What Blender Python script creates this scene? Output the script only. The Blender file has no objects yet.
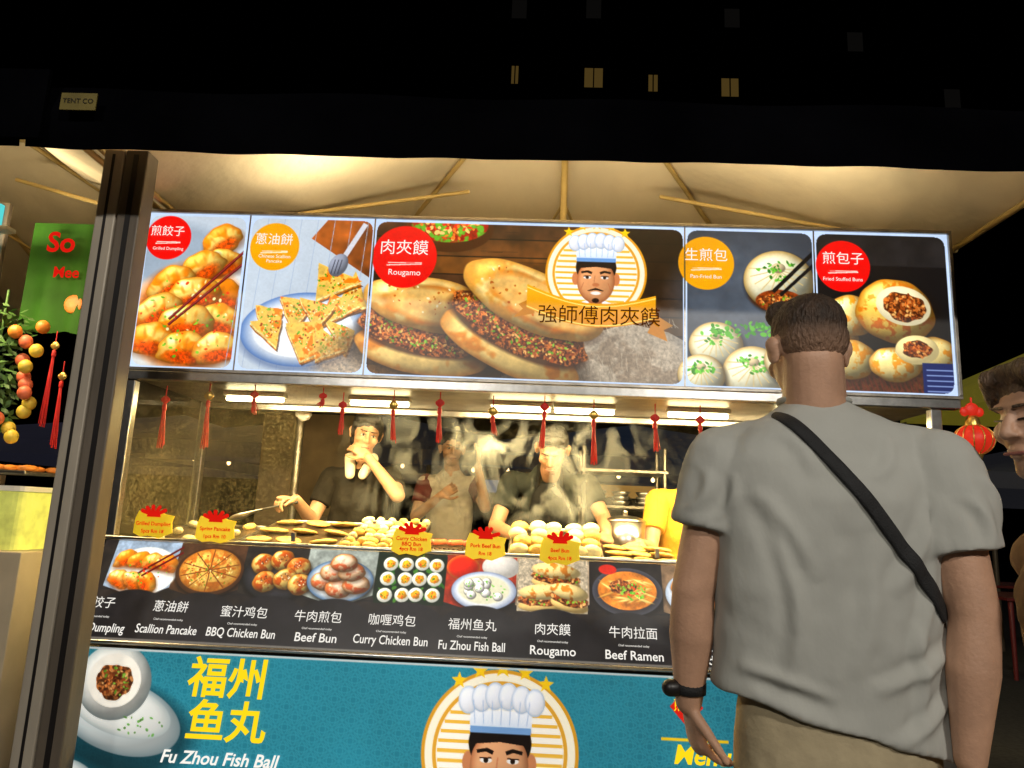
import bpy, bmesh, math, random, numpy as np
from mathutils import Matrix, Vector, Euler
from mathutils.bvhtree import BVHTree
random.seed(4); rng=np.random.RandomState(7)
sc=bpy.context.scene
sc.view_settings.view_transform='Standard'; sc.view_settings.look='None'; sc.view_settings.exposure=0
COL=sc.collection
# ---------------------------------------------------------------- materials
def s2l(c):
    return tuple(((x/12.92) if x<=.04045 else ((x+.055)/1.055)**2.4) for x in c)
def mat(name,c,rough=.6,metal=0,var=.25,vs=8,bump=0,bs=40,em=None,es=0,spec=.5,stretch=None,bd=.01):
    m=bpy.data.materials.new(name); m.use_nodes=True; nt=m.node_tree; b=nt.nodes['Principled BSDF']
    b.inputs['Roughness'].default_value=rough; b.inputs['Metallic'].default_value=metal
    b.inputs['Specular IOR Level'].default_value=spec
    tc=nt.nodes.new('ShaderNodeTexCoord')
    src=tc.outputs['Object']
    if stretch:
        mp=nt.nodes.new('ShaderNodeMapping'); mp.inputs['Scale'].default_value=stretch
        nt.links.new(src,mp.inputs[0]); src=mp.outputs[0]
    n=nt.nodes.new('ShaderNodeTexNoise'); n.inputs['Scale'].default_value=vs; n.inputs['Detail'].default_value=6
    nt.links.new(src,n.inputs['Vector'])
    r=nt.nodes.new('ShaderNodeValToRGB'); r.color_ramp.elements[0].position=.3; r.color_ramp.elements[1].position=.7
    r.color_ramp.elements[0].color=(*[x*(1-var) for x in c],1); r.color_ramp.elements[1].color=(*[min(1,x*(1+var)) for x in c],1)
    nt.links.new(n.outputs['Fac'],r.inputs[0]); nt.links.new(r.outputs[0],b.inputs['Base Color'])
    if em:
        b.inputs['Emission Color'].default_value=(*em,1); b.inputs['Emission Strength'].default_value=es
    if bump:
        n2=nt.nodes.new('ShaderNodeTexNoise'); n2.inputs['Scale'].default_value=bs; n2.inputs['Detail'].default_value=5
        nt.links.new(src,n2.inputs['Vector'])
        bp=nt.nodes.new('ShaderNodeBump'); bp.inputs['Strength'].default_value=bump; bp.inputs['Distance'].default_value=bd
        nt.links.new(n2.outputs['Fac'],bp.inputs['Height']); nt.links.new(bp.outputs[0],b.inputs['Normal'])
    return m
def emat(name,c,s=1):
    m=bpy.data.materials.new(name); m.use_nodes=True; nt=m.node_tree
    nt.nodes.remove(nt.nodes['Principled BSDF']); e=nt.nodes.new('ShaderNodeEmission')
    e.inputs[0].default_value=(*s2l(c),1); e.inputs[1].default_value=s
    nt.links.new(e.outputs[0],nt.nodes['Material Output'].inputs[0]); return m
M={}
M['steel']=mat('brushed_steel',(.55,.54,.52),.28,1,.15,30,.05,200)
M['steeld']=mat('worn_steel',(.35,.32,.28),.4,1,.25,12,.1,60)
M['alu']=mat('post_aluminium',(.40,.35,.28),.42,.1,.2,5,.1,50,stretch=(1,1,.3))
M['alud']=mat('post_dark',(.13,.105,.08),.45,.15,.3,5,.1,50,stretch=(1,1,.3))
M['black']=mat('black_fabric',(.0016,.0016,.0022),1,0,.4,3,.8,5,spec=0,bd=.03)
M['cream']=mat('canopy_fabric',(.72,.62,.44),.8,0,.10,2,.7,3,spec=.1,bd=.04)
M['pole']=mat('canopy_pole',(.48,.35,.13),.5,.2,.15,5)
M['asph']=mat('asphalt',(.05,.05,.052),.85,0,.4,30,.5,120)
M['skinA']=mat('skin_tan',(.46,.25,.145),.5,0,.12,20,.08,150)
M['skinB']=mat('skin_light',(.54,.31,.20),.5,0,.16,14,.14,150)
M['skinC']=mat('skin_dark',(.32,.165,.095),.5,0,.12,20,.08,150)
M['hair']=mat('hair_black',(.012,.010,.009),.5,0,.4,60,.7,180,stretch=(1,1,.25))
M['hairb']=mat('hair_brown',(.085,.048,.025),.55,0,.5,70,.9,160,stretch=(1,1,.3))
M['eyew']=mat('eye_white',(.55,.52,.48),.3,0,.02); M['dark']=mat('dark_detail',(.01,.008,.008),.4,0,.1)
M['lip']=mat('lips',(.30,.10,.08),.45,0,.1)
M['tee']=mat('tshirt_grey',(.43,.43,.395),.92,0,.06,7,.45,9,spec=.08,stretch=(1,1,.55),bd=.02)
M['strap']=mat('strap_black',(.012,.012,.013),.75,0,.3,60,.4,300)
M['khaki']=mat('shorts_khaki',(.40,.33,.21),.9,0,.12,20,.5,24,spec=.1)
M['brownshirt']=mat('shirt_brown',(.14,.085,.055),.9,0,.2,12,.5,14,spec=.1,bd=.02)
M['polo']=mat('polo_dark',(.013,.011,.009),.85,0,.2,14,.5,16,spec=.1,bd=.02)
M['collar']=mat('collar_cream',(.66,.58,.45),.8,0,.1)
M['raglan']=mat('shirt_cream',(.50,.45,.38),.85,0,.1,12,.4,16,bd=.02); M['maroon']=mat('sleeve_maroon',(.11,.018,.018),.85,0,.2,12,.3,25)
M['darktee']=mat('tee_charcoal',(.020,.023,.022),.9,0,.2,12,.4,16,spec=.1,bd=.02); M['apron']=mat('apron_black',(.006,.006,.007),.8,0,.3,12,.5,14,spec=.15,bd=.02)
M['yellowtee']=mat('tee_yellow',(.70,.34,.02),.85,0,.1,12,.4,16,bd=.02)
M['pants']=mat('trousers_dark',(.03,.03,.035),.9,0,.2)
M['shoe']=mat('shoes',(.3,.3,.3),.6,0,.3)
M['red']=mat('tassel_red',(.55,.015,.012),.55,0,.25,40,.5,200,stretch=(1,1,.1),em=(.5,.01,.005),es=.12)
M['gold']=mat('gold',(.75,.48,.12),.3,.8,.2)
M['lant']=mat('lantern_red',(.62,.02,.01),.5,0,.2,20,em=(.8,.03,.01),es=.4)
M['white']=mat('white_plastic',(.75,.74,.70),.4,0,.05)
M['leaf']=mat('leaf',(.06,.15,.03),.5,0,.5,30)
M['orange']=mat('fruit_orange',(.75,.25,.03),.45,0,.25,20,.2,60); M['lemon']=mat('fruit_yellow',(.75,.55,.06),.45,0,.2,20,.2,60); M['peach']=mat('fruit_peach',(.7,.16,.07),.45,0,.3,14)
M['bread']=mat('bread',(.74,.44,.11),.55,0,.4,22,.5,50); M['dough']=mat('steamed_dough',(.86,.74,.40),.5,0,.14,18,.3,40)
M['griddle']=mat('griddle',(.10,.07,.045),.35,.6,.4,15)
M['zinc']=mat('grimy_panel',(.15,.105,.055),.5,.3,.45,5,.2,20)
def fademat():
    m=mat('hair_fade',(.050,.028,.016),.6,0,.5,70,.9,190,stretch=(1,1,.35)); nt=m.node_tree; b=nt.nodes['Principled BSDF']
    src=b.inputs['Base Color'].links[0].from_socket; tc=nt.nodes.new('ShaderNodeTexCoord'); sx=nt.nodes.new('ShaderNodeSeparateXYZ'); mr=nt.nodes.new('ShaderNodeMapRange')
    nt.links.new(tc.outputs['Object'],sx.inputs[0]); nt.links.new(sx.outputs[2],mr.inputs[0]); mr.inputs[1].default_value=1.650; mr.inputs[2].default_value=1.745
    mx=nt.nodes.new('ShaderNodeMix'); mx.data_type='RGBA'; nt.links.new(mr.outputs[0],mx.inputs[0]); mx.inputs[6].default_value=(.42,.24,.15,1)
    nt.links.new(src,mx.inputs[7]); nt.links.new(mx.outputs[2],b.inputs['Base Color']); return m
M['fade']=fademat()
# ---------------------------------------------------------------- object helpers
def grp(name):
    o=bpy.data.objects.new(name,None); COL.objects.link(o); o.empty_display_size=.1; return o
def mk(name,v,f,m=None,parent=None,smooth=False):
    me=bpy.data.meshes.new(name); me.from_pydata([tuple(p) for p in v],[],f); me.update()
    o=bpy.data.objects.new(name,me); COL.objects.link(o)
    if m: me.materials.append(m)
    if parent: o.parent=parent
    if smooth: me.polygons.foreach_set('use_smooth',[True]*len(me.polygons))
    return o
def box(name,x0,x1,y0,y1,z0,z1,m,parent=None,bev=.004):
    v=[(x,y,z) for x in(x0,x1) for y in(y0,y1) for z in(z0,z1)]
    f=[(0,1,3,2),(4,6,7,5),(0,4,5,1),(2,3,7,6),(0,2,6,4),(1,5,7,3)]
    o=mk(name,v,f,m,parent)
    if bev:
        b=o.modifiers.new('b','BEVEL'); b.width=bev; b.segments=2
    return o
def frame(d):
    d=Vector(d).normalized(); a=d.orthogonal().normalized(); return d,a,d.cross(a)
def cap(p1,p2,r1,r2,n=14,flat=None,k=4,end1=True,end2=True):
    p1=Vector(p1);p2=Vector(p2); L=(p2-p1).length
    d,a,b=frame(p2-p1) if L>1e-6 else (Vector((0,0,1)),Vector((1,0,0)),Vector((0,1,0)))
    V=[];F=[];rings=[]
    for i in range(k):
        t=-math.pi/2+ (i+.35)*(math.pi/2)/k
        if end1: rings.append((p1+d*r1*math.sin(t),r1*math.cos(t)))
    rings.append((p1,r1)); rings.append((p2,r2))
    if end2:
        for i in range(k):
            t=(i+.65)*(math.pi/2)/k; rings.append((p2+d*r2*math.sin(t),r2*math.cos(t)))
    for c,r in rings:
        for j in range(n):
            q=2*math.pi*j/n; o=a*math.cos(q)*r+b*math.sin(q)*r
            if flat: fv=Vector(flat[0]).normalized(); o=o-fv*o.dot(fv)*(1-flat[1])
            V.append(c+o)
    for i in range(len(rings)-1):
        for j in range(n): F.append((i*n+j,i*n+(j+1)%n,(i+1)*n+(j+1)%n,(i+1)*n+j))
    F.append(tuple(reversed(range(n)))); F.append(tuple(range((len(rings)-1)*n,len(rings)*n)))
    return V,F
def ellp(c,r,rot=(0,0,0),n=16):
    V=[];F=[];c=Vector(c);R=Euler(rot).to_matrix(); m=n//2
    for i in range(m):
        t=-math.pi/2+(i+.5)*math.pi/m
        for j in range(n):
            q=2*math.pi*j/n
            V.append(c+R@Vector((r[0]*math.cos(t)*math.cos(q),r[1]*math.cos(t)*math.sin(q),r[2]*math.sin(t))))
    for i in range(m-1):
        for j in range(n): F.append((i*n+j,i*n+(j+1)%n,(i+1)*n+(j+1)%n,(i+1)*n+j))
    F.append(tuple(reversed(range(n)))); F.append(tuple(range((m-1)*n,m*n)))
    return V,F
def loft(rings,n=32,p=2.4):
    V=[];F=[]
    for (cx,cy,z,rx,ry,tl) in rings:
        for j in range(n):
            q=2*math.pi*j/n; c,s=math.cos(q),math.sin(q)
            x=math.copysign(abs(c)**(2/p),c)*rx; y=math.copysign(abs(s)**(2/p),s)*ry
            V.append(Vector((cx+x,cy+y,z+tl*x)))
    for i in range(len(rings)-1):
        for j in range(n): F.append((i*n+j,i*n+(j+1)%n,(i+1)*n+(j+1)%n,(i+1)*n+j))
    F.append(tuple(reversed(range(n)))); F.append(tuple(range((len(rings)-1)*n,len(rings)*n)))
    return V,F
def tf(part,m): return [m@Vector(v) for v in part[0]],part[1]
def bake(o):
    dg=bpy.context.evaluated_depsgraph_get(); me=bpy.data.meshes.new_from_object(o.evaluated_get(dg))
    o.modifiers.clear(); o.data=me; return o
def joinparts(parts):
    V=[];F=[]
    for v,f in parts:
        k=len(V); V+=list(v); F+=[tuple(i+k for i in q) for q in f]
    return V,F
def solid(name,parts,m,parent=None,smooth=True):
    v,f=joinparts(parts); return mk(name,v,f,m,parent,smooth)
def organic(name,parts,m,parent=None,vox=.006,sm=4,disp=None):
    v,f=joinparts(parts); o=mk(name,v,f,m,parent)
    bm=bmesh.new(); bm.from_mesh(o.data); bmesh.ops.recalc_face_normals(bm,faces=bm.faces); bm.to_mesh(o.data); bm.free()
    r=o.modifiers.new('r','REMESH'); r.mode='VOXEL'; r.voxel_size=vox
    s=o.modifiers.new('s','SMOOTH'); s.iterations=sm; s.factor=.6
    if disp:
        for (typ,size,st) in disp:
            t=bpy.data.textures.new(name+typ,type='CLOUDS'); t.noise_scale=size; t.noise_depth=2
            d=o.modifiers.new('d','DISPLACE'); d.texture=t; d.strength=st; d.texture_coords='GLOBAL'; d.mid_level=.5
    bake(o); me=o.data
    me.polygons.foreach_set('use_smooth',[True]*len(me.polygons))
    return o
def text(s,x,y,z,size,m,parent,rx=math.pi/2,align='CENTER',shear=0,bold=0,name='lettering',ry=0,sx=1):
    c=bpy.data.curves.new(name,'FONT'); c.body=s; c.size=size; c.align_x=align; c.align_y='CENTER'; c.offset=bold; c.shear=shear
    c.resolution_u=3
    o=bpy.data.objects.new(name,c); COL.objects.link(o); o.location=(x,y,z); o.rotation_euler=(rx,ry,0); o.scale=(sx,1,1)
    c.materials.append(m); o.parent=parent; return o
# ---------------------------------------------------------------- painting (printed artwork)
def up(g,h,w):
    y=np.linspace(0,g.shape[0]-1.001,h); x=np.linspace(0,g.shape[1]-1.001,w)
    y0=y.astype(int);x0=x.astype(int); fy=(y-y0)[:,None];fx=(x-x0)[None,:]
    fy=fy*fy*(3-2*fy); fx=fx*fx*(3-2*fx)
    a=g[y0][:,x0];b=g[y0][:,x0+1];c=g[y0+1][:,x0];d=g[y0+1][:,x0+1]
    return (a*(1-fx)+b*fx)*(1-fy)+(c*(1-fx)+d*fx)*fy
NH,NW=420,1560
def fbm(cell,octv=3):
    o=np.zeros((NH,NW));a=1;t=0
    for i in range(octv):
        o+=a*up(rng.rand(int(NH/cell)+3,int(NW/cell)+3),NH,NW); t+=a; a*=.6; cell=max(1.5,cell/2)
    o/=t; return (o-o.min())/(o.max()-o.min())
NZ={'f':fbm(4),'m':fbm(11),'c':fbm(34),'b':fbm(80)}
class Cv:
    def __init__(s,w,h,c): s.w,s.h=w,h; s.a=np.ones((h,w,3))*np.array(c)
    def win(s,cx,cy,R):
        x0=max(0,int(cx-R));x1=min(s.w,int(cx+R)+2);y0=max(0,int(cy-R));y1=min(s.h,int(cy+R)+2)
        if x1<=x0 or y1<=y0: return None
        Y,X=np.mgrid[y0:y1,x0:x1]; return x0,x1,y0,y1,X.astype(float),Y.astype(float)
    def ell(s,cx,cy,rx,ry,rot=0,c=(1,1,1),sh=0,soft=1.2,wob=0,nz=0,nk='m',tex=None,tk='m',th=.5,al=1,spec=0,rim=None,arc=None):
        W=s.win(cx,cy,max(rx,ry)*1.25+3)
        if W is None: return
        x0,x1,y0,y1,X,Y=W; q=math.radians(rot)
        u=((X-cx)*math.cos(q)+(Y-cy)*math.sin(q))/rx; v=(-(X-cx)*math.sin(q)+(Y-cy)*math.cos(q))/ry
        if arc: v=v-arc*u*u+arc*.4
        r=np.sqrt(u*u+v*v)
        if wob:
            t=np.arctan2(v,u); ph=(cx*1.3+cy*.7)
            r=r/(1+wob*(np.sin(3*t+ph)+.7*np.sin(5*t+2*ph)+.6*np.sin(9*t+ph*3))/1.6)
        m=np.clip((1-r)*min(rx,ry)/soft+.5,0,1)*al
        hh=np.sqrt(np.clip(1-r*r,0,1)); n=lambda k:NZ[k][y0:y1,x0:x1]
        col=np.ones(m.shape+(3,))*np.array(c)
        if tex is not None:
            k=np.clip((n(tk)-th)*7+.5,0,1)[...,None]; col=col*(1-k)+np.array(tex)*k
        if rim is not None:
            k=np.clip((r-.72)/.28,0,1)[...,None]**1.5; col=col*(1-k)+np.array(rim)*k
        if sh:
            wx=u*math.cos(q)-v*math.sin(q); wy=u*math.sin(q)+v*math.cos(q)
            l=np.clip(-.45*wx-.55*wy+.7*hh,0,1.3); col=col*(1-sh+sh*1.25*l)[...,None]
            if spec: col=col+spec*(np.clip(l-.88,0,1)*8)[...,None]
        if nz: col=col*(1+nz*(n(nk)-.5)*2)[...,None]
        m=m[...,None]; s.a[y0:y1,x0:x1]=s.a[y0:y1,x0:x1]*(1-m)+np.clip(col,0,1)*m
    def poly(s,pts,c,nz=0,nk='m',tex=None,tk='m',th=.5,al=1,grad=None):
        P=np.array(pts,float); cx,cy=P.mean(0); R=np.abs(P-[cx,cy]).max()+3
        W=s.win(cx,cy,R)
        if W is None: return
        x0,x1,y0,y1,X,Y=W; acc=np.zeros(X.shape)
        for ox,oy in((.25,.25),(-.25,-.25),(.25,-.25),(-.25,.25)):
            ins=np.zeros(X.shape,bool)
            for i in range(len(P)):
                xa,ya=P[i];xb,yb=P[i-1]
                if ya==yb: continue
                cnd=((ya>Y+oy)!=(yb>Y+oy))&(X+ox<(xb-xa)*(Y+oy-ya)/(yb-ya)+xa); ins^=cnd
            acc+=ins*.25
        col=np.ones(X.shape+(3,))*np.array(c); n=lambda k:NZ[k][y0:y1,x0:x1]
        if tex is not None:
            k=np.clip((n(tk)-th)*7+.5,0,1)[...,None]; col=col*(1-k)+np.array(tex)*k
        if grad is not None:
            k=np.clip((Y-P[:,1].min())/(np.ptp(P[:,1])+1),0,1)[...,None]; col=col*(1-k)+np.array(grad)*k
        if nz: col=col*(1+nz*(n(nk)-.5)*2)[...,None]
        m=(acc*al)[...,None]; s.a[y0:y1,x0:x1]=s.a[y0:y1,x0:x1]*(1-m)+np.clip(col,0,1)*m
    def line(s,x0,y0,x1,y1,w,c,**k):
        dx,dy=x1-x0,y1-y0;L=math.hypot(dx,dy)+1e-6;nx,ny=-dy/L*w/2,dx/L*w/2
        s.poly([(x0+nx,y0+ny),(x1+nx,y1+ny),(x1-nx,y1-ny),(x0-nx,y0-ny)],c,**k)
    def rect(s,x0,y0,x1,y1,c,**k): s.poly([(x0,y0),(x1,y0),(x1,y1),(x0,y1)],c,**k)
    def specks(s,cx,cy,rx,ry,n,cols,sz=(1,2.5),rot=0,asp=.7):
        for i in range(n):
            t=random.random()*6.28;r=math.sqrt(random.random()); a=r*math.cos(t)*rx;b=r*math.sin(t)*ry;q=math.radians(rot)
            s.ell(cx+a*math.cos(q)-b*math.sin(q),cy+a*math.sin(q)+b*math.cos(q),random.uniform(*sz),random.uniform(*sz)*asp,random.random()*180,c=random.choice(cols),soft=1)
def rr(cv,x0,y0,x1,y1,rad):
    Y,X=np.mgrid[0:cv.h,0:cv.w]; dx=np.maximum(np.maximum(x0+rad-X,X-(x1-rad)),0);dy=np.maximum(np.maximum(y0+rad-Y,Y-(y1-rad)),0)
    return np.sqrt(dx*dx+dy*dy)>rad
def canvas_mesh(name,cv,origin,ex,ey,parent,strength=1.0,lit=False,rough=.4):
    """printed panel: a flat sheet whose ink colours are stored on its vertices"""
    h,w=cv.h,cv.w; o=np.array(origin);ex=np.array(ex);ey=np.array(ey)
    i=np.linspace(0,1,w);j=np.linspace(0,1,h); P=o+i[None,:,None]*ex+j[:,None,None]*ey
    me=bpy.data.meshes.new(name); me.vertices.add(h*w); me.vertices.foreach_set('co',P.reshape(-1).astype(np.float32))
    idx=np.arange(h*w).reshape(h,w); q=np.stack([idx[:-1,:-1],idx[1:,:-1],idx[1:,1:],idx[:-1,1:]],-1).reshape(-1,4)
    me.loops.add(q.size); me.loops.foreach_set('vertex_index',q.reshape(-1).astype(np.int32))
    me.polygons.add(len(q)); me.polygons.foreach_set('loop_start',(np.arange(len(q))*4).astype(np.int32))
    me.update(calc_edges=True)
    at=me.color_attributes.new('print','FLOAT_COLOR','POINT'); a=np.clip(cv.a,0,1)
    lin=np.where(a<=.04045,a/12.92,((a+.055)/1.055)**2.4); lin=np.concatenate([lin,np.ones((h,w,1))],-1)
    at.data.foreach_set('color',lin.reshape(-1).astype(np.float32))
    m=bpy.data.materials.new(name+'_print'); m.use_nodes=True; nt=m.node_tree; b=nt.nodes['Principled BSDF']
    v=nt.nodes.new('ShaderNodeVertexColor'); v.layer_name='print'
    b.inputs['Roughness'].default_value=rough
    if lit: nt.links.new(v.outputs[0],b.inputs['Base Color']); nt.links.new(v.outputs[0],b.inputs['Emission Color']); b.inputs['Emission Strength'].default_value=strength
    else:
        b.inputs['Base Color'].default_value=(.01,.01,.01,1); nt.links.new(v.outputs[0],b.inputs['Emission Color']); b.inputs['Emission Strength'].default_value=strength
    me.materials.append(m); ob=bpy.data.objects.new(name,me); COL.objects.link(ob); ob.parent=parent; return ob
def bun(cv,x,y,rx,ry,rot=0,base=(.95,.8,.5),brown=(.75,.42,.12),th=.5):
    cv.ell(x+rx*.08,y+ry*.15,rx*1.06,ry*1.05,rot,c=(.1,.06,.03),soft=rx*.3,al=.5)
    cv.ell(x,y,rx,ry,rot,c=base,sh=.6,wob=.03,nz=.08,tex=brown,tk='m',th=th,spec=.25,rim=(base[0]*.85,base[1]*.68,base[2]*.45))
def dumpling(cv,x,y,rx,ry,rot):
    cv.ell(x+2,y+5,rx*1.04,ry,rot,c=(.35,.17,.05),soft=rx*.3,al=.6,arc=.35)
    cv.ell(x,y,rx,ry,rot,c=(1,.84,.46),sh=.5,wob=.07,nz=.12,tex=(.95,.56,.14),tk='c',th=.5,spec=.3,rim=(.92,.58,.18),arc=.3)
    q=math.radians(rot)
    for k in range(-2,3):
        a=k/2.8*rx; b=-ry*.5+abs(k)*ry*.08; X=x+a*math.cos(q)-b*math.sin(q); Y=y+a*math.sin(q)+b*math.cos(q)
        cv.ell(X,Y,rx*.05,ry*.24,rot+k*12,c=(.80,.48,.16),soft=3,al=.5)
    cv.ell(x-ry*.3*math.sin(q),y+ry*.42*math.cos(q),rx*.66,ry*.4,rot,c=(.80,.28,.05),soft=8,al=.85,nz=.5,nk='f')
def meat(cv,x,y,rx,ry,rot=0,green=True,n=None):
    cv.ell(x,y,rx,ry,rot,c=(.42,.22,.10),wob=.08,nz=.6,nk='f',tex=(.66,.38,.18),tk='f',th=.55,sh=.3)
    k=n or int(rx*ry/12)+6
    cv.specks(x,y,rx*.94,ry*.9,k,[(.76,.50,.28),(.26,.10,.04),(.56,.27,.11),(.88,.68,.42),(.48,.22,.09)],(1.4,4.4),rot,.6)
    if green: cv.specks(x,y,rx*.88,ry*.85,k//4,[(.34,.56,.14),(.50,.70,.24)],(1.2,3.6),rot,.6)
def rougamo(cv,x,y,R,rot):
    q=math.radians(rot); up_=(math.sin(q),-math.cos(q))
    f=lambda k:(x+up_[0]*k*R,y+up_[1]*k*R)
    a=f(-.45); cv.ell(a[0]+4,a[1]+8,R*1.1,R*.42,rot,c=(.06,.03,.015),soft=R*.2,al=.7)
    cv.ell(*a,R*.98,R*.34,rot,c=(.98,.84,.54),sh=.45,wob=.02,nz=.12,tex=(.86,.55,.22),tk='c',th=.66,rim=(.84,.56,.24))
    a=f(-.22); cv.ell(a[0],a[1],R*.97,R*.31,rot,c=(.16,.07,.03),soft=6,al=.8); a=f(-.17); meat(cv,*a,R*.97,R*.31,rot)
    a=f(.25); cv.ell(a[0],a[1]+5,R*1.0,R*.40,rot,c=(.1,.04,.02),soft=8,al=.6)
    cv.ell(a[0],a[1],R,R*.40,rot,c=(.99,.88,.60),sh=.5,wob=.02,nz=.12,tex=(.92,.66,.30),tk='c',th=.52,rim=(.90,.66,.32),spec=.12)
    a=f(.32)
    for (ox,oy,sx,sy) in ((0,0,.62,.2),(-.3,.04,.26,.1),(.36,-.02,.24,.1),(.1,.1,.8,.3)):
        cv.ell(a[0]+ox*R,a[1]+oy*R,R*sx,R*sy,rot,c=(.74,.40,.11),soft=7,al=.65,nz=.5,nk='c',wob=.1); cv.ell(a[0]+ox*R,a[1]+oy*R-1,R*(sx-.07),R*(sy-.05),rot,c=(.99,.87,.58),soft=8,al=.62,nz=.15)
    cv.specks(a[0],a[1],R*.8,R*.26,40,[(.76,.44,.14),(.66,.34,.10),(.99,.94,.76)],(1,3.4),rot)
def badge(cv,x,y,r,c):
    cv.ell(x,y,r,r,c=c,soft=1.3,nz=.03,nk='c')
    cv.line(x-r*.55,y+r*.28,x+r*.55,y+r*.22,1.6,(1,.95,.9)); cv.line(x-r*.5,y+r*.20,x+r*.55,y+r*.18,1.2,(1,.95,.9))
def chef(cv,x,y,R):
    cv.ell(x,y,R,R,c=(.85,.6,.15)); cv.ell(x,y,R*.955,R*.955,c=(.98,.95,.85)); cv.ell(x,y,R*.86,R*.86,c=(.88,.64,.2)); cv.ell(x,y,R*.81,R*.81,c=(.99,.97,.92))
    for k in range(-4,8):
        yy=y+k*R*.115; hw=math.sqrt(max(0,(.8*R)**2-(k*R*.115)**2)); 
        if hw>0: cv.line(x-hw,yy,x+hw,yy,R*.045,(.93,.72,.25))
    cv.ell(x,y+R*.78,R*.42,R*.24,c=(.97,.97,.98)); cv.ell(x,y+R*.5,R*.15,R*.2,c=(.72,.45,.28))
    for s in(-1,1): cv.ell(x+s*R*.40,y+R*.12,R*.07,R*.13,c=(.78,.5,.33))
    cv.ell(x,y-R*.12,R*.4,R*.36,c=(.09,.06,.05))
    cv.ell(x,y+R*.16,R*.37,R*.46,c=(.90,.65,.46),sh=.18,rim=(.72,.44,.28))
    cv.poly([(x-R*.39,y-R*.28),(x+R*.39,y-R*.28),(x+R*.37,y+R*.02),(x+R*.3,y-R*.1),(x,y-R*.13),(x-R*.3,y-R*.1),(x-R*.37,y+R*.02)],(.09,.06,.05))
    for s in(-1,1):
        cv.line(x+s*R*.08,y+R*.0,x+s*R*.17,y-R*.035,R*.05,(.1,.06,.04)); cv.line(x+s*R*.16,y-R*.035,x+s*R*.29,y-R*.01,R*.045,(.1,.06,.04)); cv.ell(x+s*R*.17,y+R*.09,R*.075,R*.032,c=(.98,.97,.95)); cv.ell(x+s*R*.17,y+R*.09,R*.032,R*.032,c=(.12,.07,.04))
        cv.line(x+s*R*.1,y+R*.06,x+s*R*.25,y+R*.065,R*.018,(.2,.1,.06)); cv.line(x+s*R*.24,y+R*.2,x+s*R*.3,y+R*.36,R*.012,(.7,.42,.28))
    cv.ell(x,y+R*.24,R*.07,R*.04,c=(.76,.48,.32)); cv.line(x-R*.02,y+R*.05,x-R*.035,y+R*.2,R*.015,(.75,.48,.33))
    cv.poly([(x-R*.17,y+R*.36),(x,y+R*.3),(x+R*.17,y+R*.36),(x+R*.13,y+R*.37),(x,y+R*.345),(x-R*.13,y+R*.37)],(.12,.07,.05))
    cv.ell(x,y+R*.41,R*.1,R*.035,c=(.97,.95,.92)); cv.ell(x,y+R*.56,R*.07,R*.05,c=(.15,.09,.06))
    cv.poly([(x-R*.4,y-R*.5),(x+R*.4,y-R*.5),(x+R*.39,y-R*.24),(x-R*.39,y-R*.24)],(.97,.98,1),grad=(.80,.86,.94))
    cv.poly([(x-R*.39,y-R*.31),(x+R*.39,y-R*.31),(x+R*.385,y-R*.23),(x-R*.385,y-R*.23)],(.45,.62,.82))
    for k in range(6): cv.ell(x+(k-2.5)*R*.17,y-R*.6-(1-abs(k-2.5)/3)*R*.09,R*.13,R*.17,c=(.96,.97,1),sh=.12,rim=(.72,.8,.9))
    for k in range(7): cv.line(x+(k-3)*R*.12,y-R*.62,x+(k-3)*R*.11,y-R*.33,R*.012,(.68,.76,.88))
    for k in range(5):
        t=math.radians(-90+(k-2)*17); star(cv,x+R*1.0*math.cos(t),y+R*1.02*math.sin(t),R*(.13 if k==2 else .11),(.97,.78,.1))
def star(cv,x,y,r,c):
    cv.poly([(x+(r if k%2==0 else r*.42)*math.sin(k*math.pi/5),y-(r if k%2==0 else r*.42)*math.cos(k*math.pi/5)) for k in range(10)],c)

# ================================================================= SIGN ARTWORK (400 px per metre)
def S(u,v):
    du,dv=u-150,v-213; return 400*(.004427*du+.00067*dv-1.27e-6*du*dv),400*(-.000134*du+.00474*dv-7.5e-7*dv*dv)
A=Cv(1408,284,(.80,.86,.95))
def cell(x0,x1,bg): A.rect(x0,0,x1,284,bg)
RED=(.84,.07,.07);YEL=(.88,.62,.10)
cell(0,186,(.78,.82,.86)); A.ell(110,200,150,100,0,c=(.95,.95,.93),soft=8,sh=.1); A.ell(60,80,90,60,c=(.52,.58,.64),soft=20,al=.6)
A.ell(95,190,100,95,c=(.88,.46,.14),soft=22,al=.85,nz=.3)
for (x,y,rx,ry,r) in [(140,50,38,28,-35),(145,92,36,26,-20),(108,104,46,29,-40),(58,132,46,29,-30),(150,150,44,28,10),(100,150,50,30,-12),(40,182,46,29,-25),(150,196,46,28,14),(92,202,52,32,-6),(38,236,48,30,8),(98,250,52,30,5),(154,246,46,28,-10)]:
    dumpling(A,x,y,rx,ry,r)
A.specks(95,190,85,75,80,[(.38,.62,.16),(.55,.78,.25),(.9,.3,.1),(.98,.95,.7)],(1.2,3.8))
for a,b in ((60,196),(84,206)): A.line(190,a,62,b,5,(.30,.06,.07)); A.line(190,a-1,62,b-1,1.5,(.65,.25,.25))
cell(190,410,(.78,.82,.86)); A.poly([(330,0),(410,0),(410,110),(300,40)],(.58,.32,.14),nz=.4,nk='c')
for k in range(8): A.line(190+k*30,0,170+k*30,284,1,(.66,.72,.80))
A.ell(300,215,112,66,-5,c=(.25,.33,.5),soft=9,al=.5); A.ell(300,206,110,66,-5,c=(.93,.95,.97),sh=.1,rim=(.36,.50,.72)); A.ell(300,206,88,50,-5,c=(.95,.96,.97),soft=2)
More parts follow.
